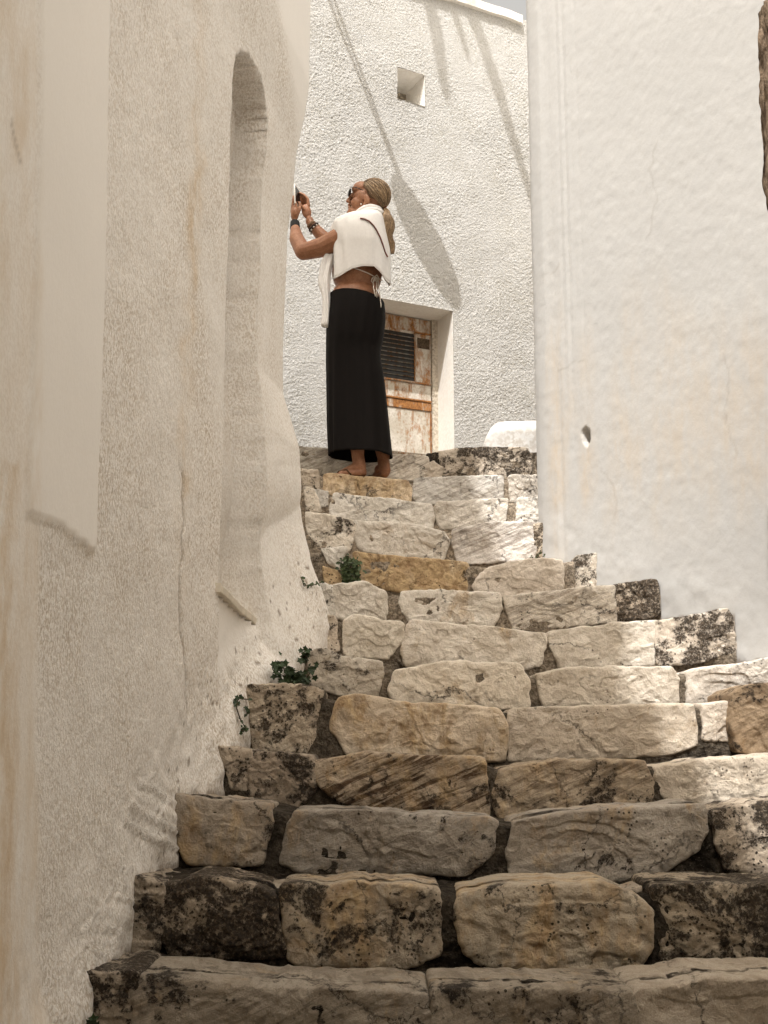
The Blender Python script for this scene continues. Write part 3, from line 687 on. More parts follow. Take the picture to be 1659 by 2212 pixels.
dirt_shade = np.clip(np.maximum(dirt_shade, np.maximum(foot, spk)) + .13 * niche_shade * (1 + .5 * fbm(Y, Z, 3, 9, 3, 44) + .6 * sstep(1.5, 1.9, Z)), 0, 1)  # shade painted into the niche, with brown staining towards its top
mask = np.stack([np.clip(1 - rough_a, 0, 1) * .93, np.clip(rust, 0, 1), dirt_shade, np.ones_like(rust)], -1)
G = np.stack([x0f(Y) + d, Y, Z], -1)
# rounded corner and end wall
Gx = G[:, -1, 0][:, None]; r_ = .10
aa = np.linspace(.15, 1, 9) * math.pi / 2
arc = np.stack([Gx - r_ * (1 - np.cos(aa)), YE + r_ * np.sin(aa) + 0 * Gx, zs_[:, None] + 0 * aa[None, :]], -1)
tl = np.linspace(.1, 1, 12)
endw = np.stack([Gx - r_ - tl * 2.0, YE + r_ + tl * -.9 + 0 * Gx, zs_[:, None] + 0 * tl[None, :]], -1)
G = np.concatenate([G, arc, endw], 1)
mk = np.concatenate([mask, np.repeat(mask[:, -1:], 21, 1)], 1)
mk[:, -21:, 2] = 0
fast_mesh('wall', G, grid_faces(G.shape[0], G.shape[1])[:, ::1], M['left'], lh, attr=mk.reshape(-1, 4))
# sill of the niche
pa, pb = at_plane(466, 1277, (x0f(4.0), 4.0, 0), Vector((1, -.15, 0)).normalized()), at_plane(552, 1356, (x0f(4.0), 4.0, 0), Vector((1, -.15, 0)).normalized())
V = [];
for t in np.linspace(0, 1, 9):
    p = pa.lerp(pb, float(t)); w = .003 * math.sin(t * 9)
    V += [(p.x + .012, p.y, p.z + w), (p.x + .014, p.y, p.z + .024 + w), (p.x - .17, p.y, p.z + .03), (p.x - .17, p.y, p.z)]
Fc = [(i * 4 + j, i * 4 + (j + 1) % 4, i * 4 + 4 + (j + 1) % 4, i * 4 + 4 + j) for i in range(8) for j in range(4)] + [(0, 1, 2, 3), (35, 34, 33, 32)]
bevel(mesh_obj('sill', V, Fc, plain('old_marble_sill', (.66, .60, .50), .6, .3, .15, 25, .2), lh, smooth=False), .003)
# rest of the house: body, wall towards the street behind the camera, unseen flat roof outlined to cast the shade edge on the stairs
mb = MB(); mb.add((box_v(-6, -1.0, -4, 2.1, -1.02, 9.9), BOXF)); mb.add((box_v(-6, -1.0, 2.101, 3.5, -1.02, 4.0), BOXF)); mb.add((box_v(-1.01, x0f(1.71), -4, 1.71, -1.02, 9.9), BOXF))
mb.build('house_body', M['plain_wall'], lh, smooth=False)
HR_ = 10.0
def up_sun(p): q = p + SUN * ((HR_ - p.z) / SUN.z); return (q.x, q.y)
shade_edge_px = [(1575, 1690, 3.5), (1475, 1570, 3.8), (1380, 1470, 4.1), (1395, 1390, 4.4), (1385, 1300, 4.68), (1265, 1240, 5.0), (1140, 1195, 5.12), (1050, 1160, 5.3), (1000, 1105, 5.6)]
edge_ = [(lambda p: (p[0] - .075, p[1]))(up_sun(at_y(*q))) for q in shade_edge_px]
far_c = up_sun(Vector((.86, 7.30, 0))); far_d = up_sun(Vector((.80, 7.76, 0))); far_e = up_sun(Vector((-4.5, 7.70, 0)))
RO = [(-6, -4), (edge_[0][0] + .02, -4)] + edge_ + [far_c, far_d, far_e, (-6, far_e[1])]
v_, f_ = prism(RO, 9.9, 10.0); mesh_obj('roof', v_, f_, M['plain_wall'], lh, smooth=False)

LWV = G.reshape(-1, 3).copy(); LWU, LWW = proj(LWV[:, 0], LWV[:, 1], LWV[:, 2])
def on_left(u, v, off=.012):
    d_ = np.hypot(LWU - u, LWW - v); c = np.where(d_ < d_.min() + 3)[0]; p = LWV[c[np.argmin(LWV[c, 1])]]
    return at_y(u, v, float(p[1]) - off)
# ------------------------------------------------------------------ right house
rh = empty('corner_house', (1.3, 4.6, -.2)); tag(rh, 'smooth white house wall in sun on the right with a small drain hole', 'house')
path = [(.86, 6.4), (.845, 6.0), (.80, 5.6), (.755, 5.36)]
cx_, cy2 = .755, 5.32
sgd = Vector((.73, -1.0)).normalized()
cols = []
for t in np.linspace(0, 1, 40): cols.append((1.12 + (.767 - 1.12) * t, 6.9 + (5.34 - 6.9) * t))
c0 = Vector(cols[-1]); c1 = Vector((.775, 5.275)); c2 = Vector((.826, 5.21))
for t in np.linspace(.08, 1, 14): cols.append(tuple((1 - t) ** 2 * c0 + 2 * t * (1 - t) * c1 + t * t * c2))
L_ = 1.75
for t in np.linspace(.004, 1, 235): cols.append((.826 + .73 * (L_ * t) / 1.238, 5.21 - 1.0 * (L_ * t) / 1.238))
cols = np.array(cols); tang = np.gradient(cols, axis=0); tang /= np.hypot(*tang.T)[:, None]
nrm = np.stack([tang[:, 1], -tang[:, 0]], 1)                       # towards the street
zs2 = np.arange(-1.05, 3.95, .0095)
CXg, Zg = np.meshgrid(cols[:, 0], zs2); CYg, _ = np.meshgrid(cols[:, 1], zs2)
U1, V1 = proj(CXg, CYg, Zg)
zr_pts = sorted((TOPS[n_][0], float(ZT[n_][2][-1])) for n_ in range(3, 13))
dzr = Zg - interp(CYg, zr_pts)
dr = .0025 * fbm(CXg, CYg, Zg, 2.5, 4, 81) + .0014 * fbm(CXg, CYg, Zg, 25, 3, 82)
dr = dr + .000 * np.exp(-(np.clip(Zg - np.interp(CYg, [p[0] for p in zr_pts], [p[1] for p in zr_pts]), 0, None) / .05) ** 1.3) + sstep(.2, 0, dzr) * .005 * fbm(CXg, CYg, Zg, 9, 3, 83)
# drawn-out vertical ridges by the corner
s_ = np.broadcast_to(np.r_[0, np.cumsum(np.hypot(*np.diff(cols, axis=0).T))][None, :], CXg.shape)
sc0 = np.cumsum(np.hypot(*np.diff(cols, axis=0).T))[52]
dr = dr + .0018 * np.exp(-((s_ - sc0) / .22) ** 2) * vnoise(s_ * 46, Zg * .35, 2, 84) + .004 * np.exp(-((s_ - sc0 - .03) / .02) ** 2) * sstep(1.4, .9, Zg)
hole = poly_mask(U1, V1, [(1258, 932), (1265, 924), (1272, 930), (1273, 955), (1268, 962), (1260, 952)], 1.6)
dr = dr - .05 * hole
stain = .25 * np.exp(-((U1 - 1266) / 12) ** 2) * sstep(960, 1000, V1) * sstep(1130, 1040, V1) + .22 * np.exp(-((s_ - sc0 - .02) / .05) ** 2) * sstep(600, 1000, V1)
stain = stain + .30 * sstep(.05, .5, fbm(CXg * 2.2, CYg * 2.2, Zg * .55, 1.6, 4, 85)) * sstep(300, 900, V1)
zst2 = np.full(CYg.shape, -.9)
for n_ in range(1, 13): zst2 = np.where(CYg >= TOPS[n_][0], float(ZT[n_][2][-1]) - .02, zst2)
crr = np.full(s_.shape, 1e9)
for pl in ([(1172, 600), (1190, 590), (1206, 570)], [(1205, 800), (1240, 786), (1262, 779)], [(1420, 300), (1405, 360), (1418, 430), (1400, 520)], [(1560, 760), (1575, 830), (1566, 900), (1590, 980)], [(1300, 1010), (1330, 1060), (1326, 1120)]):
    crr = np.minimum(crr, line_dist(U1 + 5 * vnoise(V1 * .06, U1 * .06, 1, 3), V1 + 5 * vnoise(U1 * .05, V1 * .05, 2, 3), pl))
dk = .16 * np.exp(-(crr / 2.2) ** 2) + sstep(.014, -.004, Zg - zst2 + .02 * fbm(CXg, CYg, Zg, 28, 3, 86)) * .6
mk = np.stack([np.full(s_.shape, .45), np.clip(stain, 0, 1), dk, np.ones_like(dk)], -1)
G = np.stack([CXg + nrm[None, :, 0] * dr, CYg + nrm[None, :, 1] * dr, Zg], -1)
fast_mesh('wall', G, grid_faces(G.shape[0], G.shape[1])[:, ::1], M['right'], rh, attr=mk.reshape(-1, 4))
e = cols[-1]
RB = [(1.20, 6.9), (.95, 5.75), (.95, 5.32), (e[0] + .10, e[1] - .02), (3.3, 2.1), (3.3, -4), (8, -4), (8, 6.9)]
v_, f_ = prism(RB, -1.02, 4.2); mesh_obj('house_body', v_, f_, M['plain_wall'], rh, smooth=False)

# unseen vaulted passage added over the viewer, keeping sky light off the lower steps
vp = empty('sky_block_passage', (.3, -1, -1)); tag(vp, 'unseen white passage added over the viewer to darken the lower steps', 'passage')
mb = MB(); nv_ = 16; V = []
for y_ in (-3.9, .6):
    for i in range(nv_ + 1):
        a = math.pi * i / nv_; V.append((.36 - 1.0 * math.cos(a), y_, 1.35 + .55 * math.sin(a)))
Fc = [(i, i + 1, nv_ + 2 + i, nv_ + 1 + i) for i in range(nv_)]
mb.add((V, Fc)); mb.add((box_v(1.36, 3.2, -3.9, .6, -1.02, 2.6), BOXF)); mb.add((box_v(-.64, 1.36, -3.9, .6, 1.98, 2.6), BOXF))
for i in range(nv_):                                               # front spandrel
    a, b = V[nv_ + 1 + i], V[nv_ + 2 + i]; mb.add(([a, b, (b[0], .6, 1.985), (a[0], .6, 1.985)], [(0, 1, 2, 3)]))
mb.build('sky_block_vault', M['plain_wall'], vp, smooth=False)

# unseen house added behind the camera to limit the sky fill
rb = empty('sky_block_house', (0, -6, -1)); tag(rb, 'unseen plain white house added behind the viewer to limit sky light', 'house')
mesh_obj('wall', box_v(-6, 8, -7, -4.02, -1.02, 5.0), BOXF, M['plain_wall'], rb, smooth=False)

# low rounded block beside the landing
def block():
    V = []; nu, nv = 46, 26
    for j in range(nv + 1):
        for i in range(nu + 1):
            a = i / nu; t = j / nv
            u = 1031 + (1190 - 1031) * a; lift = 62 * (1 - (1 - min(1, a * 2.6)) ** 3.2) if a < .385 else 62
            v = 985 - (lift + 15) * t + (4 * (1 - a)) * t
            yy = 6.60 - .05 * math.cos((a - .5) * 2.2) + .10 * max(0, t - .72) ** 1.5 * 3
            xo = u + 9 * t * (1 - a) ** 2
            p = at_y(xo, v, yy); V.append((p.x, p.y + .004 * float(vnoise(p.x * 14, p.z * 14, 1, 3)), p.z))
    b = len(V)
    Fc = grid_faces(nv + 1, nu + 1).tolist()
    for i in range(nu + 1):
        p = V[nv * (nu + 1) + i]; V.append((p[0] + .02, p[1] + .30, p[2] - .01))
    for i in range(nu): Fc.append((nv * (nu + 1) + i, nv * (nu + 1) + i + 1, b + i + 1, b + i))
    side = len(V)
    for j in range(nv + 1):
        p = V[j * (nu + 1)]; V.append((p[0] + .05, p[1] + .30, p[2]))
    for j in range(nv): Fc.append((j * (nu + 1), (j + 1) * (nu + 1), side + j + 1, side + j))
    o = mesh_obj('plastered_block', V, [tuple(f) for f in Fc], plaster('block_plaster', (.66, .65, .63), (.42, .37, .31), 30, .15, .8)); return tag(o, 'low whitewashed block with a rounded shoulder beside the top landing', 'block')
block()

# ------------------------------------------------------------------ street lamp and poles above the picture (their shadows fall on the stucco)
def wall_pt(u, v): return at_plane(u, v, P0, FN)
M['metal'] = plain('grey_lamp_metal', (.25, .25, .24), .5, .5, .1)
LL = 2.45
lamp = empty('street_lamp', wall_pt(860, 410) + SUN * LL); tag(lamp, 'street lamp on a thin arm above the stairs, casting the long oval shadow', 'street lamp')
a0, a1 = wall_pt(690, -30), wall_pt(888, 440)
for off in (0, 9):
    q0, q1 = wall_pt(698 + off * 1.3, -30), wall_pt(885 + off * .35, 436)
    pts = [q0.lerp(q1, t) + SUN * LL + Vector((0, 0, -.012 * math.sin(math.pi * t))) for t in (-.55, -.2, 0, .25, .5, .75, 1)]
    MB().add(tube_v(pts, .0115, 6)).build('arm', M['metal'], lamp)
hp = [wall_pt(853, 400), wall_pt(872, 432), wall_pt(905, 495), wall_pt(945, 565), wall_pt(972, 612), wall_pt(986, 640)]
MB().add(tube_v([p + SUN * LL for p in hp], [.02, .085, .108, .105, .075, .012], 18)).build('lamp_head', M['metal'], lamp)
for (u0, v0, u1, v1, L, r_, nm) in ((905, -90, 962, 195, 4.6, .060, 'first'), (940, -80, 1010, 120, 5.0, .04, 'second'), (985, -70, 1155, 450, 4.8, .056, 'third')):
    p, q = wall_pt(u0, v0) + SUN * L, wall_pt(u1, v1) + SUN * L
    o = MB().add(tube_v([p, p.lerp(q, .5) + Vector((.02, 0, .02)), q], [r_, r_ * .9, r_ * .55], 8)).build('bamboo_pole', plain('cane', (.40, .32, .2), .7, .2), None)
    tag(o, 'slanting cane pole above the roof, the %s of three casting soft shadow streaks' % nm, 'pole', 'cane poles above the roof')

# ------------------------------------------------------------------ tree trunk at the right edge
def bark_mat():
    k = NT('rough_bark', .95, .1); co = k.coord((1, 1, .35)); a = k.noise(co, 30, 8, .7, .8); b = k.noise(co, 90, 5, .6)
    c = k.mix(k.ramp(a, .36, .6), (.035, .018, .009), (.46, .35, .25)); c = k.mix(k.ramp(b, .6, .4, 0, .5), c, (.05, .028, .015))
    k.col(c); k.bump(a, 1.0, .03); return k.m
def trunk():
    yT = 3.35; zs3 = np.linspace(-.9, 2.3, 150); an = np.linspace(0, 2 * math.pi, 72, endpoint=False)
    Zt, A = np.meshgrid(zs3, an, indexing='ij')
    vv = proj(0, yT, Zt)[1]
    ul = interp(vv, [(-120, 1640), (0, 1643), (100, 1641), (170, 1641), (240, 1644), (285, 1652), (300, 1655), (480, 1658), (560, 1670), (2300, 1790)])
    r_ = .13 + .0 * Zt
    xl = (ul - CX) / F * (yT * CT + Zt * ST)
    nz = .024 * np.abs(fbm(A * 3.2 * .13 * 9, Zt * 1.2, 1, 3.4, 4, 91)) + .012 * fbm(np.cos(A) * 2, np.sin(A) * 2, Zt * 3, 2.6, 3, 92) + .008 * fbm(np.cos(A) * 5, np.sin(A) * 5, Zt * 9, 2, 3, 93)
    rr = r_ + nz - .012
    V = np.stack([xl + .13 + rr * np.cos(A), yT + rr * np.sin(A), Zt], -1)
    o = fast_mesh('tree_trunk', V, grid_faces(150, 72, wrap=True)[:, ::1], bark_mat(), None, loc=(1.6, yT, -.9))
    tag(o, 'rough dark brown trunk with cracked bark cut off by the right edge', 'tree')
trunk()

# ------------------------------------------------------------------ plants
def leaf_mat(name, c):
    k = NT(name, .55, .35); r = k.n('ObjectInfo').outputs['Random']
    k.col(k.mix(r, tuple(x * .6 for x in c), tuple(x * 1.35 for x in c))); return k.m
M['leaf'] = leaf_mat('dark_leaf', (.030, .052, .020)); M['leaf2'] = leaf_mat('small_leaf', (.060, .085, .035)); M['twig'] = plain('twig', (.07, .05, .03), .9, .1)
def leaf_mesh(name, lobed, mat):
    n = 15 if lobed else 10; V = [(0, 0, 0)]
    for i in range(n):
        a = -math.pi + 2 * math.pi * (i + .5) / n
        r = .5 * (1 + (.36 * math.cos(5 * a) if lobed else .0)) * (1.0 if lobed else (1 - .42 * abs(math.sin(a))))
        V.append((r * math.cos(a) + .5, r * math.sin(a), .10 * abs(math.sin(a)) + .05 * math.sin(3 * a)))
    V[0] = (.5, 0, -.03)
    me = bpy.data.meshes.new(name); me.from_pydata(V, [], [(0, i + 1, (i + 1) % n + 1) for i in range(n)]); me.materials.append(mat); return me
LM = {'ivy': leaf_mesh('leaf', True, M['leaf']), 'small': leaf_mesh('leaf', False, M['leaf2'])}
pr = random.Random(11)
def plant(label, cat, base, stems, kind, size, nper, spread, name='plant'):
    """stems: polylines of world points; leaves sit along them"""
    root = empty(name, base); tag(root, label, cat)
    for st in stems:
        MB().add(tube_v(st, [.0022] * (len(st) - 1) + [.001], 5)).build('stem', M['twig'], root)
        for i in range(nper):
            t = (i + pr.random()) / nper * (len(st) - 1); j = min(int(t), len(st) - 2)
            p = Vector(st[j]).lerp(Vector(st[j + 1]), t - j)
            o = bpy.data.objects.new('leaf', LM[kind])
            d = Vector((pr.gauss(0, 1), pr.gauss(-.6, .7), pr.gauss(.25, .7))).normalized()
            o.rotation_euler = Vector((pr.gauss(0, 1), pr.gauss(-.2, .5), pr.gauss(.1, 1))).normalized().to_track_quat('X', 'Z').to_euler()
            if pr.random() < .75:                                   # most blades turn their face to the street
                q = Vector((pr.gauss(.25, .45), -1, pr.gauss(.35, .45))).normalized().to_track_quat('Z', 'X'); o.rotation_euler = (q @ Matrix.Rotation(pr.random() * 6.28, 3, 'Z').to_quaternion()).to_euler()
            k_ = size * pr.uniform(.65, 1.25); o.scale = (k_, k_, k_)
            place(o, p + d * spread * pr.random(), root)
def uvline(pts): return [at_y(u, v, y) for u, v, y in pts]
plant('dark green ivy spreading from the joint above the big lichened stone', 'plant', at_y(640, 1484, 4.0), [
    uvline([(640, 1484, 3.97), (622, 1462, 3.93), (600, 1455, 3.90), (584, 1434, 3.9)]), uvline([(645, 1484, 3.97), (630, 1470, 3.92), (610, 1440, 3.92), (604, 1428, 3.92)]),
    uvline([(650, 1484, 3.98), (640, 1465, 3.93), (632, 1450, 3.92)]), uvline([(655, 1484, 3.98), (665, 1460, 3.96), (682, 1440, 3.98)]),
    uvline([(640, 1484, 3.95), (625, 1478, 3.9), (612, 1470, 3.9)]), uvline([(652, 1484, 3.96), (648, 1472, 3.93), (655, 1462, 3.93)])], 'ivy', .022, 24, .030)
plant('small tuft of dark ivy in the wall crevice higher up', 'plant', at_y(656, 1425, 4.1), [
    uvline([(656, 1428, 4.06), (654, 1415, 4.05), (661, 1402, 4.05)]), uvline([(656, 1428, 4.06), (662, 1416, 4.05), (668, 1408, 4.06)])], 'ivy', .021, 10, .012)
plant('bushy dark green weed growing beside the ochre stone', 'plant', at_y(756, 1262, 4.96), [
    uvline([(758 + a, 1260, 4.965), (755 + a * 1.4 + b, 1232, 4.95), (753 + a * 1.2 + 2 * b, 1200 + abs(a) * .8, 4.96)]) for a, b in ((-10, -2), (-5, 2), (0, 0), (4, -2), (9, 1), (12, 2), (-8, 3))], 'small', .024, 26, .022)
plant('thin trailing vine with tiny leaves left of the lichened block', 'plant', at_y(540, 1512, 3.78), [
    [on_left(u, v) for u, v in ((538, 1511), (528, 1510), (514, 1508), (511, 1530), (520, 1556), (530, 1572))], [on_left(u, v) for u, v in ((530, 1572), (522, 1578), (535, 1580))],
    [on_left(u, v) for u, v in ((514, 1508), (513, 1522))], [on_left(u, v) for u, v in ((534, 1530), (533, 1545))]], 'ivy', .013, 11, .010)
plant('single trailing sprig across the white wall foot', 'plant', at_y(655, 1250, 4.35), [
    [on_left(u, v) for u, v in ((650, 1246), (657, 1266), (676, 1264), (694, 1258))]], 'small', .014, 22, .006)
plant('little dark ivy at the foot of the wall by the lowest step', 'plant', at_y(205, 2210, 2.56), [
    uvline([(196, 2225, 2.56), (200, 2205, 2.55), (215, 2196, 2.55)]), uvline([(196, 2225, 2.56), (190, 2208, 2.55)])], 'ivy', .018, 6, .012)
plant('pale little weed at the foot of the right wall', 'plant', at_y(1160, 1206, 5.03), [
    uvline([(1160, 1208, 5.03), (1164, 1198, 5.02), (1168, 1192, 5.02)]), uvline([(1166, 1208, 5.04), (1176, 1200, 5.03)]), uvline([(1154, 1208, 5.02), (1146, 1200, 5.02)])], 'small', .012, 9, .008)

# ------------------------------------------------------------------ the woman taking a photograph
YW = 6.0
def wp(u, v, dy=0.0): return at_y(u, v, YW + dy)
PX = (YW * CT + 2.0 * ST) / F
def skin_mat():
    k = NT('tanned_skin', .5, .4); co = k.coord(); a = k.noise(co, 28, 6, .65); b = k.noise(co, 160, 4, .6)
    c = k.mix(k.ramp(a, .35, .65), (.26, .112, .056), (.38, .185, .10)); k.col(k.mix(k.ramp(b, .6, .45, 0, .35), c, (.17, .07, .035)))
    k.b.inputs['Subsurface Weight'].default_value = .08; k.b.inputs['Subsurface Radius'].default_value = (.01, .004, .002); k.bump(b, .2, .003); return k.m
M['skin'] = skin_mat()
def ell(c, ax, n=20, m=12):
    c = Vector(c); V = []; Fc = []
    for j in range(1, m):
        b = math.pi * j / m
        for i in range(n):
            a = 2 * math.pi * i / n
            V.append(c + ax[0] * (math.sin(b) * math.cos(a)) + ax[1] * (math.sin(b) * math.sin(a)) + ax[2] * math.cos(b))
    V += [c + ax[2], c - ax[2]]; t, u = len(V) - 2, len(V) - 1
    for j in range(m - 2):
        for i in range(n): Fc.append((j * n + i, (j + 1) * n + i, (j + 1) * n + (i + 1) % n, j * n + (i + 1) % n))
    for i in range(n): Fc.append((t, i, (i + 1) % n)); Fc.append((u, (m - 2) * n + (i + 1) % n, (m - 2) * n + i))
    return V, Fc
def capsule(p0, r0, p1, r1, k=14, m=4):
    p0, p1 = Vector(p0), Vector(p1); ax = (p1 - p0).normalized()
    pts, rad = [], []
    for j in range(m + 1):
        a = math.pi / 2 * (j + .12) / (m + .12); pts.append(p0 - ax * r0 * math.cos(a)); rad.append(max(r0 * math.sin(a), 1e-4))
    for j in range(m + 1):
        a = math.pi / 2 * (1 - j / (m + .12)); pts.append(p1 + ax * r1 * math.cos(a)); rad.append(max(r1 * math.sin(a), 1e-4))
    return tube_v(pts, rad, k)
TF, TS, UP = Vector((-.8, .6, 0)), Vector((-.6, -.8, 0)), Vector((0, 0, 1))
HF, HS = Vector((-.985, .17, 0)), Vector((-.17, -.985, 0))
bm_ = MB()
def hd(u, v, dy, rf, rs, rz, tilt=0.0):
    f = HF * math.cos(tilt) + UP * math.sin(tilt); z = UP * math.cos(tilt) - HF * math.sin(tilt)
    bm_.add(ell(wp(u, v, dy), (f * rf * PX, HS * rs * PX, z * rz * PX)))
def ts(u, v, dy, rs, rf, rz): bm_.add(ell(wp(u, v, dy), (TF * rf, TS * rs, UP * rz), 28, 16))
def cp(u0, v0, d0, r0, u1, v1, d1, r1): bm_.add(capsule(wp(u0, v0, d0), r0 * PX, wp(u1, v1, d1), r1 * PX))
# head
hd(808, 423, 0, 34, 28, 34); hd(784, 433, 0, 23, 24, 31); hd(780, 412, 0, 20, 22, 20)
cp(788, 450, 0, 17, 761, 458, 0, 11); cp(795, 446, -.036, 10, 766, 459, -.016, 9); cp(795, 446, .036, 10, 766, 459, .016, 9)
hd(756.5, 461, 0, 8.5, 9, 7.5); hd(765, 411.5, 0, 5, 15, 4); cp(762, 420, 0, 3.4, 751.5, 433.5, 0, 4.0); hd(750.8, 434.5, 0, 4.0, 4.4, 3.6); hd(756, 436.5, 0, 4.5, 7, 3.5)
hd(755.2, 443.6, 0, 4.0, 8, 2.9); hd(755.4, 449.2, 0, 3.8, 7.5, 2.9); hd(770, 438, -.034, 13, 9, 13); hd(770, 438, .034, 13, 9, 13); hd(760, 452.5, 0, 6, 9, 5)
for sg in (-1, 1):
    hd(792, 430, .079 * sg, 6.8, 2.8, 12.5, -.30); hd(788.5, 440, .075 * sg, 3.6, 2.6, 5)
cp(806, 446, .01, 19, 796, 482, 0, 21); cp(790, 462, 0, 14, 786, 484, 0, 18)
# torso
ts(772, 527, 0, .155, .105, .17); ts(778, 498, 0, .15, .085, .065); ts(771, 592, 0, .160, .135, .15); ts(769, 650, 0, .160, .132, .13)
# near arm, hand with five fingers
cp(738, 514, -.10, 25, 700, 533, -.06, 22.5); cp(700, 533, -.06, 22.5, 656, 544, -.02, 18.5); cp(655, 543.5, -.02, 18.5, 641, 517, .05, 16.5); cp(641, 517, .05, 16.5, 637, 489, .12, 9.6)
bm_.add(ell(wp(637, 484, .13), (Vector((1, 0, 0)) * 9.4 * PX, Vector((0, 1, 0)) * 7 * PX, UP * 12 * PX)))
bm_.add(ell(wp(636.5, 462, .15), (Vector((1, .25, 0)).normalized() * 9.2 * PX, Vector((-.25, 1, 0)).normalized() * 13 * PX, UP * 17 * PX)))
def finger(pts, r0, r1):
    n = len(pts) - 1
    for i in range(n):
        ra, rb_ = r0 + (r1 - r0) * i / n, r0 + (r1 - r0) * (i + 1) / n
        cp(*pts[i], ra, *pts[i + 1], rb_)
finger([(640.5, 452, .135), (638.5, 438, .135), (635.5, 431, .14), (633.5, 424.5, .15)], 3.7, 2.8)
finger([(634, 452, .15), (631.8, 438, .155), (630.6, 430, .165), (631.8, 424.5, .178)], 3.6, 2.8)
finger([(631.5, 454, .165), (629.2, 441, .178), (629.4, 434, .19), (632, 429, .20)], 3.5, 2.7)
finger([(630.5, 459, .178), (628.6, 449, .192), (629, 443, .205), (631.5, 440, .212)], 3.2, 2.4)
finger([(642.5, 463, .14), (647, 452, .145), (647.5, 443, .152), (645.5, 437, .158)], 4.2, 3.0)
# far arm and hand
cp(795, 514, .12, 22, 712, 527, .20, 18); cp(712, 527, .20, 17.5, 690, 504, .20, 14); cp(690, 504, .20, 14, 671.5, 483, .20, 9.4)
bm_.add(ell(wp(669, 478, .20), (Vector((1, 0, 0)) * 9.2 * PX, Vector((0, 1, 0)) * 7 * PX, UP * 12 * PX)))
bm_.add(ell(wp(662, 457, .205), (Vector((.94, .3, .2)).normalized() * 11.5 * PX, Vector((-.3, .95, 0)).normalized() * 7 * PX, Vector((-.2, 0, 1)).normalized() * 18 * PX)))
finger([(660, 456, .195), (652, 447, .185), (647.5, 442, .18), (645, 438.5, .175)], 4.6, 3.2)
finger([(666.5, 444, .205), (664.5, 430, .20), (656.5, 421.5, .195), (648, 417, .19)], 4.1, 3.0)
finger([(665.5, 445, .22), (661.5, 432, .218), (653.5, 426.5, .21), (646.5, 424.5, .205)], 4.0, 2.9)
finger([(664, 447, .235), (659.5, 437, .235), (652, 433, .225), (646.5, 432, .215)], 3.8, 2.8)
finger([(662, 450, .245), (657, 442, .245), (651.5, 440, .235), (648, 440, .225)], 3.3, 2.5)
# legs and feet
zt12 = lambda x: float(ztop(12, x)) + .002
def leg(u0, d0, uk, dk_, ua, va, da):
    cp(u0, 690, d0, 33, uk, 840, dk_, 21); cp(uk, 840, dk_, 20, uk + (ua - uk) * .35, 890, dk_, 21.5); cp(uk + (ua - uk) * .35, 890, dk_, 21.5, ua, va, da, 14)
leg(752, -.06, 766, -.07, 772.5, 978, -.065); leg(785, .07, 797, .06, 828, 985, .05)
xa = wp(772.5, 985, -.065); zf = zt12(xa.x) + .012
def lp(du, dy, dz): return Vector((xa.x + du, YW - .065 + dy, zf + dz))
def cw(p, r0, q, r1): bm_.add(capsule(p, r0, q, r1))
cw(xa + Vector((0, 0, .01)), .036, lp(.012, 0, .055), .036); cw(lp(.020, 0, .032), .030, lp(-.01, 0, .05), .034); cw(lp(-.005, 0, .05), .034, lp(-.085, .005, .022), .021)
cw(lp(.028, .005, .024), .024, lp(-.08, .02, .017), .017); cw(lp(.02, -.012, .022), .022, lp(-.08, -.016, .016), .016)
for j, (ln, r_) in enumerate(((.165, .0105), (.162, .0085), (.155, .008), (.145, .0078), (.13, .0072))):
    o_ = .032 - j * .0155; cw(lp(-.08, o_ * .8, .014), r_ * 1.1, lp(-ln + .02, o_, .010), r_ * .9); cw(lp(-ln + .02, o_, .010), r_ * .9, lp(-ln, o_, .0085), r_ * .8)
xb = wp(828, 992, .05); zfb = zt12(xb.x) + .014
def rp(du, dy, dz): return Vector((xb.x + du, YW + .05 + dy, zfb + dz))
cw(xb, .034, rp(.004, 0, .088), .037); cw(rp(.010, -.004, .070), .033, rp(-.02, .02, .075), .032); cw(rp(.006, -.005, .052), .029, rp(-.055, .07, .020), .023); cw(rp(-.01, .015, .075), .030, rp(-.06, .085, .024), .022)
for j in range(5):
    o_ = (j - 2) * .015; b0 = rp(-.06, .08, .018) + Vector((.8, .6, 0)) * o_; cw(b0, .012, b0 + Vector((-.6, .8, 0)) * (.055 - .004 * abs(j - 1)) + Vector((0, 0, -.006)), .009)
person = empty('person', (xa.x + .06, YW, zf)); tag(person, 'woman in a white knit shawl and long black skirt holding up a phone', 'person')
tmp_me = bpy.data.meshes.new('tmp'); tmp_me.from_pydata([tuple(p) for p in bm_.v], [], bm_.f)
tmp = bpy.data.objects.new('tmp', tmp_me); COL.objects.link(tmp)
rmd = tmp.modifiers.new('r', 'REMESH'); rmd.mode = 'VOXEL'; rmd.voxel_size = .0034
smd = tmp.modifiers.new('s', 'SMOOTH'); smd.factor = .5; smd.iterations = 5
dg = bpy.context.evaluated_depsgraph_get(); ev = tmp.evaluated_get(dg); bme = bpy.data.meshes.new_from_object(ev)
bpy.data.objects.remove(tmp); bpy.data.meshes.remove(tmp_me)
bme.name = 'body'; bme.materials.clear(); bme.materials.append(M['skin']); bme.polygons.foreach_set('use_smooth', [True] * len(bme.polygons))
co = np.empty(len(bme.vertices) * 3, np.float32); bme.vertices.foreach_get('co', co); BODY = co.reshape(-1, 3).copy()
bme.vertices.foreach_set('co', (BODY - np.array(WL[person.name])).astype(np.float32).ravel()); bme.update()
body = bpy.data.objects.new('body', bme); place(body, WL[person.name], person)

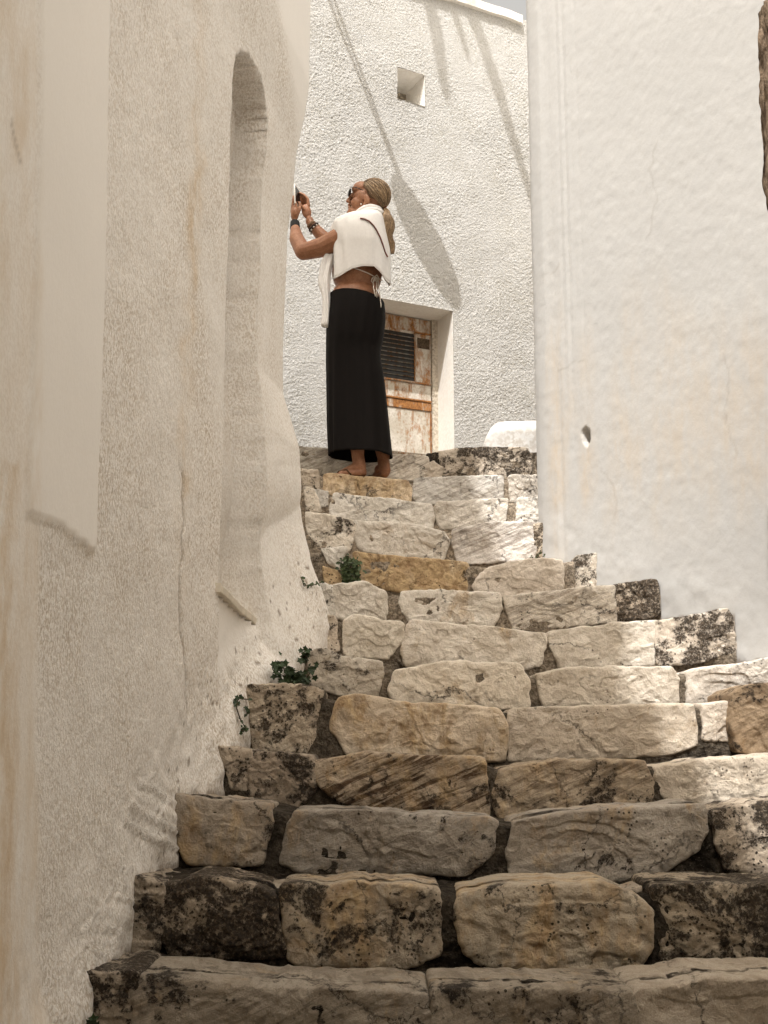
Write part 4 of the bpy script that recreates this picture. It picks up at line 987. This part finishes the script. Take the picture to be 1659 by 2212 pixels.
# cloth: rings between a left and a right outline
def cloth_mat(name, c, rib=0, fuzz=.2, rough=.95):
    k = NT(name, rough, .1); co = k.coord(); nz = k.noise(co, 60, 5, .6)
    k.col(k.mix(k.ramp(nz, .3, .7), tuple(x * .93 for x in c), c))
    if rib:
        w = k.n('TexWave', Vector=k.coord((1, 1, .10)), Scale=rib, Distortion=9.0, Detail=4.0); h = k.math('ADD', w.outputs[1], k.math('MULTIPLY', nz, .6)); k.bump(h, .22, .003)
    else: k.bump(nz, fuzz, .004)
    return k.m
M['shawl'] = cloth_mat('white_knit', (.80, .785, .77), 70); M['skirt'] = cloth_mat('black_jersey', (.0065, .005, .0045), 0, .25, .75)
def rings(levels, ryf, n=96, p=2.0, dy0=0.0, fold=None, hem=None):
    """levels: (vL, vR, uL, uR); ryf(i): depth radius; p: superellipse power"""
    R_ = []
    for i, (vl, vr, ul, ur) in enumerate(levels):
        a = np.linspace(0, 2 * math.pi, n, endpoint=False); ca, sa = np.cos(a), np.sin(a)
        cx = np.sign(ca) * np.abs(ca) ** (2 / p); sx = np.sign(sa) * np.abs(sa) ** (2 / p)
        if hem is not None and i == len(levels) - 1:
            uu = (ul + ur) / 2 + (ur - ul) / 2 * cx; vv = hem(uu, sa)
        else: vv = (vl + vr) / 2 + (vr - vl) / 2 * cx
        c0 = wp((ul + ur) / 2, (vl + vr) / 2, dy0); pxl = (c0.y * CT + c0.z * ST) / F
        hx = (ur - ul) / 2 * pxl
        f = 1.0 if fold is None else fold(i / (len(levels) - 1), a)
        x = c0.x + hx * cx * f; y = c0.y + ryf(i) * sx * f
        zz = np.array([at_y((ul + ur) / 2, float(v), float(yq)).z for v, yq in zip(vv, y)]) if (hem is not None and i == len(levels) - 1) else np.array([wp((ul + ur) / 2, float(v), dy0).z for v in vv])
        R_.append(np.stack([x, y, zz], -1))
    return np.array(R_)
def resample(G, m):
    t = np.linspace(0, G.shape[0] - 1, m); i = np.clip(t.astype(int), 0, G.shape[0] - 2); f = (t - i)[:, None, None]
    P0_, P1_, P2_, P3_ = G[np.clip(i - 1, 0, None)], G[i], G[i + 1], G[np.clip(i + 2, None, G.shape[0] - 1)]
    return .5 * ((2 * P1_) + (-P0_ + P2_) * f + (2 * P0_ - 5 * P1_ + 4 * P2_ - P3_) * f ** 2 + (-P0_ + 3 * P1_ - 3 * P2_ + P3_) * f ** 3)
def solid(o, th): m = o.modifiers.new('thickness', 'SOLIDIFY'); m.thickness = th; m.offset = 1; return o
SK = [(640, 657, 712, 829), (652, 665, 711, 830), (672, 680, 709, 831), (695, 700, 706, 830), (733, 736, 705, 825.5), (755, 757, 705, 821), (778, 780, 705, 822), (815, 816, 706, 828), (860, 862, 707, 833), (909, 911, 708, 838), (950, 953, 709.5, 842), (983, 988, 711, 845.5)]
def skf(t, a): return 1 + (.006 + .024 * t) * np.sin(13 * a + 2.5 * np.sin(3 * t + a)) * np.clip(np.sin(a * 1.5 + t * 2) + .4, 0, 1) + (t ** 1.2) * (.034 * np.sin(5 * a + .8) + .014 * np.sin(9 * a + 2.1 + 2 * t)) * (np.abs(np.sin(a)) ** .7) + .006 * np.sin(3 * a + 6 * t)
G = resample(rings(SK, lambda i: [.168, .172, .175, .175, .168, .158, .152, .150, .150, .155, .160, .165][i], fold=skf), 60)
SKG = G
solid(fast_mesh('skirt', G, grid_faces(60, 96, wrap=True)[:, ::-1], M['skirt'], person), .003)
MB().add(tube_v([tuple(p) for p in np.vstack([G[0], G[0][:1]])], .0045, 6, False)).build('waistband', M['skirt'], person)
SH = [(468, 462, 769, 817), (473, 468, 758, 824), (478, 475, 745, 827), (486, 482, 731, 828.5), (497, 492, 718, 830), (515, 512, 717, 834), (540, 540, 719, 840), (560, 562, 720.5, 842), (600, 612, 722, 842)]
def hem(u, sa):
    v = np.interp(u, [722, 730, 745, 762, 785, 810, 822, 834, 842], [602, 599, 589, 579, 573, 574, 586, 604, 616])
    return np.where(sa > .15, np.maximum(v, 596), v)
shr = [.07, .10, .130, .16, .185, .200, .200, .192, .178]
def shf(t, a): return 1 + .016 * np.clip(t * 1.6, 0, 1) * np.sin(9 * a - 7 * t + 1.5 * np.sin(4 * t)) * np.clip(.5 + np.sin(2 * a + 1), 0, 1) + .022 * np.sin(5 * a + 2.5 * t + .6) * t + .014 * np.sin(11 * a + 5 * t) * t * t + .01 * np.sin(3 * a + 9 * t) + .020 * t * fbm(np.cos(a) * 2.2 + 5, np.sin(a) * 2.2, t * 1.8, 1.6, 3, 57)
SG = resample(rings(SH, lambda i: shr[i], n=128, p=2.7, dy0=-.005, fold=shf, hem=hem), 56)
shawl = solid(fast_mesh('shawl', SG, grid_faces(56, 128, wrap=True)[:, ::-1], M['shawl'], person), .003)
def surf_y(Gr, x, z, sgn=-1):
    """near surface of a ring cloth"""
    P_ = Gr.reshape(-1, 3); P_ = P_[P_[:, 1] < P_[:, 1].mean()] if sgn < 0 else P_
    return P_[np.argmin((P_[:, 0] - x) ** 2 + (P_[:, 2] - z) ** 2), 1]
def on_cloth(Gr, u, v, off=.006):
    p = wp(u, v, -.15)
    for _ in range(2): p = at_y(u, v, surf_y(Gr, p.x, p.z) - off)
    return p
MB().add(tube_v([tuple(p) for p in np.vstack([SG[-1], SG[-1][:1]])], .0042, 7, False)).build('hem', M['shawl'], shawl)
# collar wrapped round the nape
cc = []
for i in range(41):
    a = 2 * math.pi * i / 40; ca, sa = math.cos(a), math.sin(a)
    p = wp(794 + 25 * ca, 462 - 6 * ca, 0); cc.append((p.x, p.y + .068 * sa, p.z + .004 * math.sin(3 * a)))
m1 = MB().add(tube_v(cc, .022, 12, False)); cc2 = [(x + .008, y * 1.0 - .004, z_ - .022) for x, y, z_ in cc]; c_ = np.array(cc2); cm = c_.mean(0); cc2 = [tuple(cm + (p - cm) * np.array([1.12, 1.15, 1])) for p in c_]
m1.add(tube_v(cc2, .020, 12, False)).build('collar', M['shawl'], shawl)
# hanging end of the shawl
DR = [(552, 552, 700, 724), (570, 570, 692.5, 719), (590, 588, 689, 715), (606, 606, 687, 713.5), (622, 622, 690, 713), (637, 637, 695, 713.5), (660, 660, 697, 714.5), (688, 688, 694.5, 715), (702, 704, 693.5, 714.5), (706, 711, 697, 713.5)]
DG = resample(rings(DR, lambda i: .028 if i < 9 else .008, n=48, dy0=-.06, fold=lambda t, a: 1 + .22 * np.sin(5 * a + 2 * t) * np.abs(np.sin(a))), 40)
fast_mesh('shawl_end', DG, grid_faces(40, 48, wrap=True)[:, ::-1], M['shawl'], shawl)
# bag strap, tie strings
sp_ = np.array([(778, 471.5), (788, 473), (798, 478), (806, 486), (814, 498), (821, 512), (827, 528), (832, 545), (838, 556)], float)
strap = [on_cloth(SG, float(np.interp(t, range(9), sp_[:, 0])), float(np.interp(t, range(9), sp_[:, 1])), .010) for t in np.linspace(0, 8, 25)]
ys_ = np.array([p.y for p in strap]); ys_ = np.convolve(np.r_[ys_[:1], ys_[:1], ys_, ys_[-1:], ys_[-1:]], np.ones(5) / 5, 'valid')
for p, y_ in zip(strap, ys_): p.y = min(p.y, y_)
MB().add(tube_v(strap, .0042, 6)).build('bag_strap', plain('red_brown_leather', (.16, .05, .035), .5, .4, .2), person)
def on_body(u, v, off=.004):
    r = ray(u, v); t = r * (1 / r.length)
    q = BODY @ np.array(t); dist = np.linalg.norm(BODY - q[:, None] * np.array(t)[None, :], axis=1)
    near_ = dist < .006
    if not near_.any(): return wp(u, v, -.05)
    return t * (float(q[near_].min()) - off)
M['string'] = plain('cream_cord', (.74, .68, .60), .8, .2, .08)
tie = MB()
band = [on_body(u, v) for u, v in ((752, 574), (765, 579), (780, 584), (795, 590), (808, 597), (818, 602), (826, 606))]
tie.add(tube_v(band, .0034, 6))
k0 = on_body(809, 598, .008)
def off(du, dv, d=.012): p = on_body(809 + min(du, 14), 598 + dv, d); return p
for lpz in ([(0, 0), (-5, 3), (-7, 9), (-4, 13), (0, 8), (0, 0)], [(0, 0), (5, -4), (9, 2), (7, 11), (3, 9), (0, 0)]):
    tie.add(tube_v([off(a, b) for a, b in lpz], .003, 6))
for tl_ in ([(0, 0), (-3, 12), (-2, 25), (1, 38), (2, 42)], [(1, 0), (5, 14), (4, 26), (5, 44)], [(2, 0), (8, 10), (10, 28), (12, 44), (14, 60), (14, 65)]):
    tie.add(tube_v([on_body(809 + a, 598 + b, .010) if b < 22 else on_cloth(SKG, 809 + a, 598 + b, .012) for a, b in tl_], .0030, 6))
tie.build('tie_string', M['string'], person)

# hair
def hair_mat():
    k = NT('dark_blond_hair', .45, .5); sc = k.n('SeparateColor', Color=k.attr('mask', 'GEOMETRY', 'Color')).outputs
    c = k.mix(sc[0], (.085, .055, .03), (.42, .28, .155)); k.col(k.mix(sc[1], c, (.60, .45, .29))); return k.m
M['hair'] = hair_mat()
hr = random.Random(5)
HC = np.array(wp(808, 422, 0)); HAX = np.array([HF, HS, UP]); HR = np.array([35.5, 30.5, 36.0]) * PX
def hpt(d, lift): d = d / np.linalg.norm(d); q = d * (HR + lift); return HC + q @ HAX
tiep = wp(830.5, 449, 0); td = (np.array(tiep) - HC) @ HAX.T; td = td / HR; td /= np.linalg.norm(td)
V, Fq, A_ = [], [], []
def strand(pts, r0, r1, cval, k=4):
    b = len(V); vv, ff = tube_v(pts, list(np.linspace(r0, r1, len(pts))), k, False); V.extend([tuple(p) for p in vv]); Fq.extend([tuple(b + i for i in f) for f in ff]); A_.extend([cval] * len(vv))
# cap under the strands
CV, CF = [], []
nA, nB = 40, 24
for j in range(nB + 1):
    for i in range(nA):
        a = 2 * math.pi * i / nA; b = math.pi * j / nB
        CV.append(hpt(np.array([math.sin(b) * math.cos(a), math.sin(b) * math.sin(a), math.cos(b)]), 0.0))
def hairy(d):                                                      # d in head axes: forward, left, up
    f, s_2, z_ = d
    return f < .62 * z_ + .22 - .30 * abs(s_2) * (z_ < .35) and not (f > -.12 and z_ < .10) and z_ > -.80
for j in range(nB):
    for i in range(nA):
        q = (j * nA + i, (j + 1) * nA + i, (j + 1) * nA + (i + 1) % nA, j * nA + (i + 1) % nA)
        c_ = np.mean([CV[t] for t in q], 0); d_ = ((c_ - HC) @ HAX.T) / HR
        if hairy(d_): CF.append(q)
hair = mesh_obj('hair', CV, CF, plain('hair_base', (.16, .105, .058), .6, .3, .3, 120), person)
cnt = 0
while cnt < 2300:
    d_ = np.array([hr.gauss(0, 1), hr.gauss(0, 1), hr.gauss(.3, 1)]); d_ /= np.linalg.norm(d_)
    if not hairy(d_): continue
    lift = hr.uniform(.0, 1.8) * PX; n_ = 9; pts = []
    for i in range(n_):
        t = i / (n_ - 1); q = d_ * (1 - t) + td * t; q = q / np.linalg.norm(q)
        q = q + .025 * np.array([hr.gauss(0, 1), hr.gauss(0, 1), hr.gauss(0, 1)]) * math.sin(math.pi * t) * .5
        pts.append(hpt(q, lift * (1 + .6 * math.sin(math.pi * t))))
    strand(pts, (.0011 + .0005 * hr.random()), .0008, (min(1, max(0, hr.gauss(.45, .32))), 1.0 if hr.random() < .15 else 0, 0, 1)); cnt += 1
for i in range(26):                                                 # loose hairs at the nape and temple
    p = wp(812 + hr.uniform(-8, 10), 455 + hr.uniform(-4, 4), -.05); q = p + Vector((hr.uniform(-.03, .02), -.02, hr.uniform(-.05, -.01)))
    strand([p, p.lerp(q, .5) + Vector((hr.uniform(-.01, .01), -.01, 0)), q], .0012, .0006, (.15, 0, 0, 1))
fm = fast_mesh('strands', np.array(V), np.array(Fq), M['hair'], hair, attr=np.array(A_))
V, Fq, A_ = [], [], []
tail = [(831, 449), (836.5, 464), (838, 482), (837.5, 500), (839, 518), (842, 536), (845, 556)]; tw = [3.6, 6.5, 11.5, 13, 12, 9, 5]
for i in range(520):
    a, r_ = hr.uniform(0, 6.28), math.sqrt(hr.random()); ph = hr.uniform(0, 6.28); L = len(tail) if hr.random() < .6 else len(tail) - 1
    pts = []
    for j in range((L - 1) * 3 + 1):
        t = j / 3; i0 = min(int(t), len(tail) - 2); f = t - i0
        u = tail[i0][0] * (1 - f) + tail[i0 + 1][0] * f; v = tail[i0][1] * (1 - f) + tail[i0 + 1][1] * f; w = tw[i0] * (1 - f) + tw[i0 + 1] * f
        wv = 3.0 * math.sin(t * 2.4 + ph * .35) * min(1, t / 2)
        p = wp(u + w * r_ * math.cos(a) + wv, v, 0); pts.append((p.x, p.y - .055 * min(1, t / 1.5) + w * PX * .8 * r_ * math.sin(a), p.z))
    strand(pts, .0016, .0006, (min(1, max(0, hr.gauss(.60, .28))), 1.0 if hr.random() < .14 else 0, 0, 1))
fast_mesh('ponytail', np.array(V), np.array(Fq), M['hair'], person, attr=np.array(A_))
bo = [tuple(Vector(tiep) + Vector((.006 * math.cos(a) + .002, .011 * math.sin(a), .009 * math.cos(a)))) for a in np.linspace(0, 6.283, 15)]
MB().add(tube_v(bo, .0065, 8, False)).build('hair_tie', plain('rust_red_band', (.22, .075, .04), .8, .2, .3, 80), person)
# sunglasses
gl = MB(); lens = plain('black_lens', (.006, .005, .005), .25, .4, .05)
for sg in (-1, 1):
    c_ = Vector(wp(757.4, 421, 0)) + HS * (.031 * sg * -1)
    f2 = (HF + HS * (.28 * -sg)).normalized(); s2 = UP.cross(f2).normalized()
    gl.add(ell(c_, (f2 * .0085, s2 * .027, (UP - HF * .18) * .025), 18, 10))
glasses = gl.build('sunglasses', lens, person)
for sg in (-1, 1):
    pts = [Vector(wp(760, 414, 0)) + HS * .058 * sg, Vector(wp(768, 415, 0)) + HS * .066 * sg, Vector(wp(778, 418.5, 0)) + HS * .076 * sg, Vector(wp(790, 425, 0)) + HS * .083 * sg]
    MB().add(tube_v(pts, .0022, 6)).build('temple_arm', lens, glasses)
MB().add(ell(on_body(780, 441, .002), (Vector((1, 0, 0)) * .0045, Vector((0, 1, 0)) * .004, UP * .0055), 10, 6)).build('earring', plain('pearl', (.8, .78, .7), .25, .5, .02), person)
# wrist band and bracelets
MB().add(tube_v([wp(638.2, 499, .10), wp(637.5, 493, .112), wp(637, 481.5, .134)], [11.4 * PX, 11.2 * PX, 10.6 * PX], 24)).build('wrist_band', plain('black_band', (.008, .008, .008), .7, .2, .1), person)
wc = Vector(wp(677.5, 491, .20)); wax = (Vector(wp(671, 483, .20)) - Vector(wp(690, 504, .20))).normalized()
w1 = wax.cross(Vector((0, 1, 0))).normalized(); w2 = wax.cross(w1)
dkb, wtb = MB(), MB()
for row, (sh, r_) in enumerate(((0, .0058), (-.012, .0050))):
    for i in range(18):
        a = 2 * math.pi * i / 18; p = wc + wax * sh + (w1 * math.cos(a) + w2 * math.sin(a)) * (.0325 + .001 * row)
        (dkb if (row == 0 or i % 2) else wtb).add(ell(p, (Vector((1, 0, 0)) * r_, Vector((0, 1, 0)) * r_, UP * r_), 8, 6))
br = dkb.build('bracelet', plain('dark_beads', (.03, .018, .012), .4, .4, .4, 90), person); wtb.build('bead', plain('white_beads', (.75, .72, .66), .4, .4, .05), br)
MB().add(tube_v([wc + wax * .012, wc + wax * .030], [.031, .0285], 20)).build('bracelet', plain('woven_brown_cord', (.20, .125, .08), .9, .1, .5, 160, .6), person)
# sandals
def sole(pts, z0, z1):
    n = len(pts); return [(x, y, z0) for x, y in pts] + [(x, y, z1) for x, y in pts], [tuple(range(n))[::-1], tuple(range(n, 2 * n))] + [(i, (i + 1) % n, n + (i + 1) % n, n + i) for i in range(n)]
outl = [(.062, 0), (.055, .026), (.02, .033), (-.04, .034), (-.09, .046), (-.14, .044), (-.168, .02), (-.165, -.012), (-.14, -.036), (-.09, -.042), (-.04, -.034), (.02, -.033), (.055, -.026)]
M['sandal'] = plain('brown_sandal', (.10, .055, .03), .7, .2, .3, 60); M['sole'] = plain('tan_sole', (.30, .20, .12), .75, .2, .2, 60)
sd = bevel(MB().add(sole([(xa.x + a, YW - .065 + b) for a, b in outl], zf - .013, zf - .001)).build('sandal', M['sandal'], person, smooth=False), .004)
MB().add(tube_v([lp(-.125, .018, .004), lp(-.105, .004, .032), lp(-.06, -.030, .036), lp(-.035, -.042, .004)], .0045, 6)).add(tube_v([lp(-.105, .004, .032), lp(-.07, .036, .036), lp(-.04, .046, .004)], .0045, 6)).build('strap', M['sandal'], sd)
ro = []
for a, b in outl:
    a2 = a + .03; ro.append((xb.x + .012 + a2 * .72 - b * .62 - .012, YW + .05 - a2 * .62 - b * .72 + .02))
rs_ = bevel(MB().add(sole(ro, zfb - .015, zfb + .001)).build('sandal', M['sole'], person, smooth=False), .004)
b0 = rp(-.05, .06, .0)
MB().add(tube_v([b0 + Vector((.045, .02, .004)), b0 + Vector((.02, .02, .048)), b0 + Vector((-.03, -.02, .046)), b0 + Vector((-.05, -.03, .004))], .007, 6)).build('strap', M['sandal'], rs_)

# the phone (held, so a thing of its own)
pc = Vector(wp(641.5, 424.5, .165)); pn = Vector((.94, -.32, .10)).normalized(); pu = Vector((.17, .10, 1)); pu = (pu - pn * pu.dot(pn)).normalized(); ps = pu.cross(pn)
phone = empty('phone', pc - pu * .07); tag(phone, 'silver edged phone with a dark screen held up in both hands', 'phone')
def pbox(hs_, hu, n0, n1, ou=0.0): 
    v = [pc + ps * a + pu * (b + ou) + pn * c for c in (n0, n1) for a, b in ((-hs_, -hu), (hs_, -hu), (hs_, hu), (-hs_, hu))]
    return [tuple(p) for p in v], BOXF
bevel(MB().add(pbox(.036, .070, -.0045, .0045)).build('case', plain('silver_case', (.62, .58, .53), .35, .6, .05), phone, smooth=False), .003)
MB().add(pbox(.0335, .056, .0046, .0052)).build('screen', plain('dark_screen', (.006, .006, .007), .15, .5, .02), phone, smooth=False)
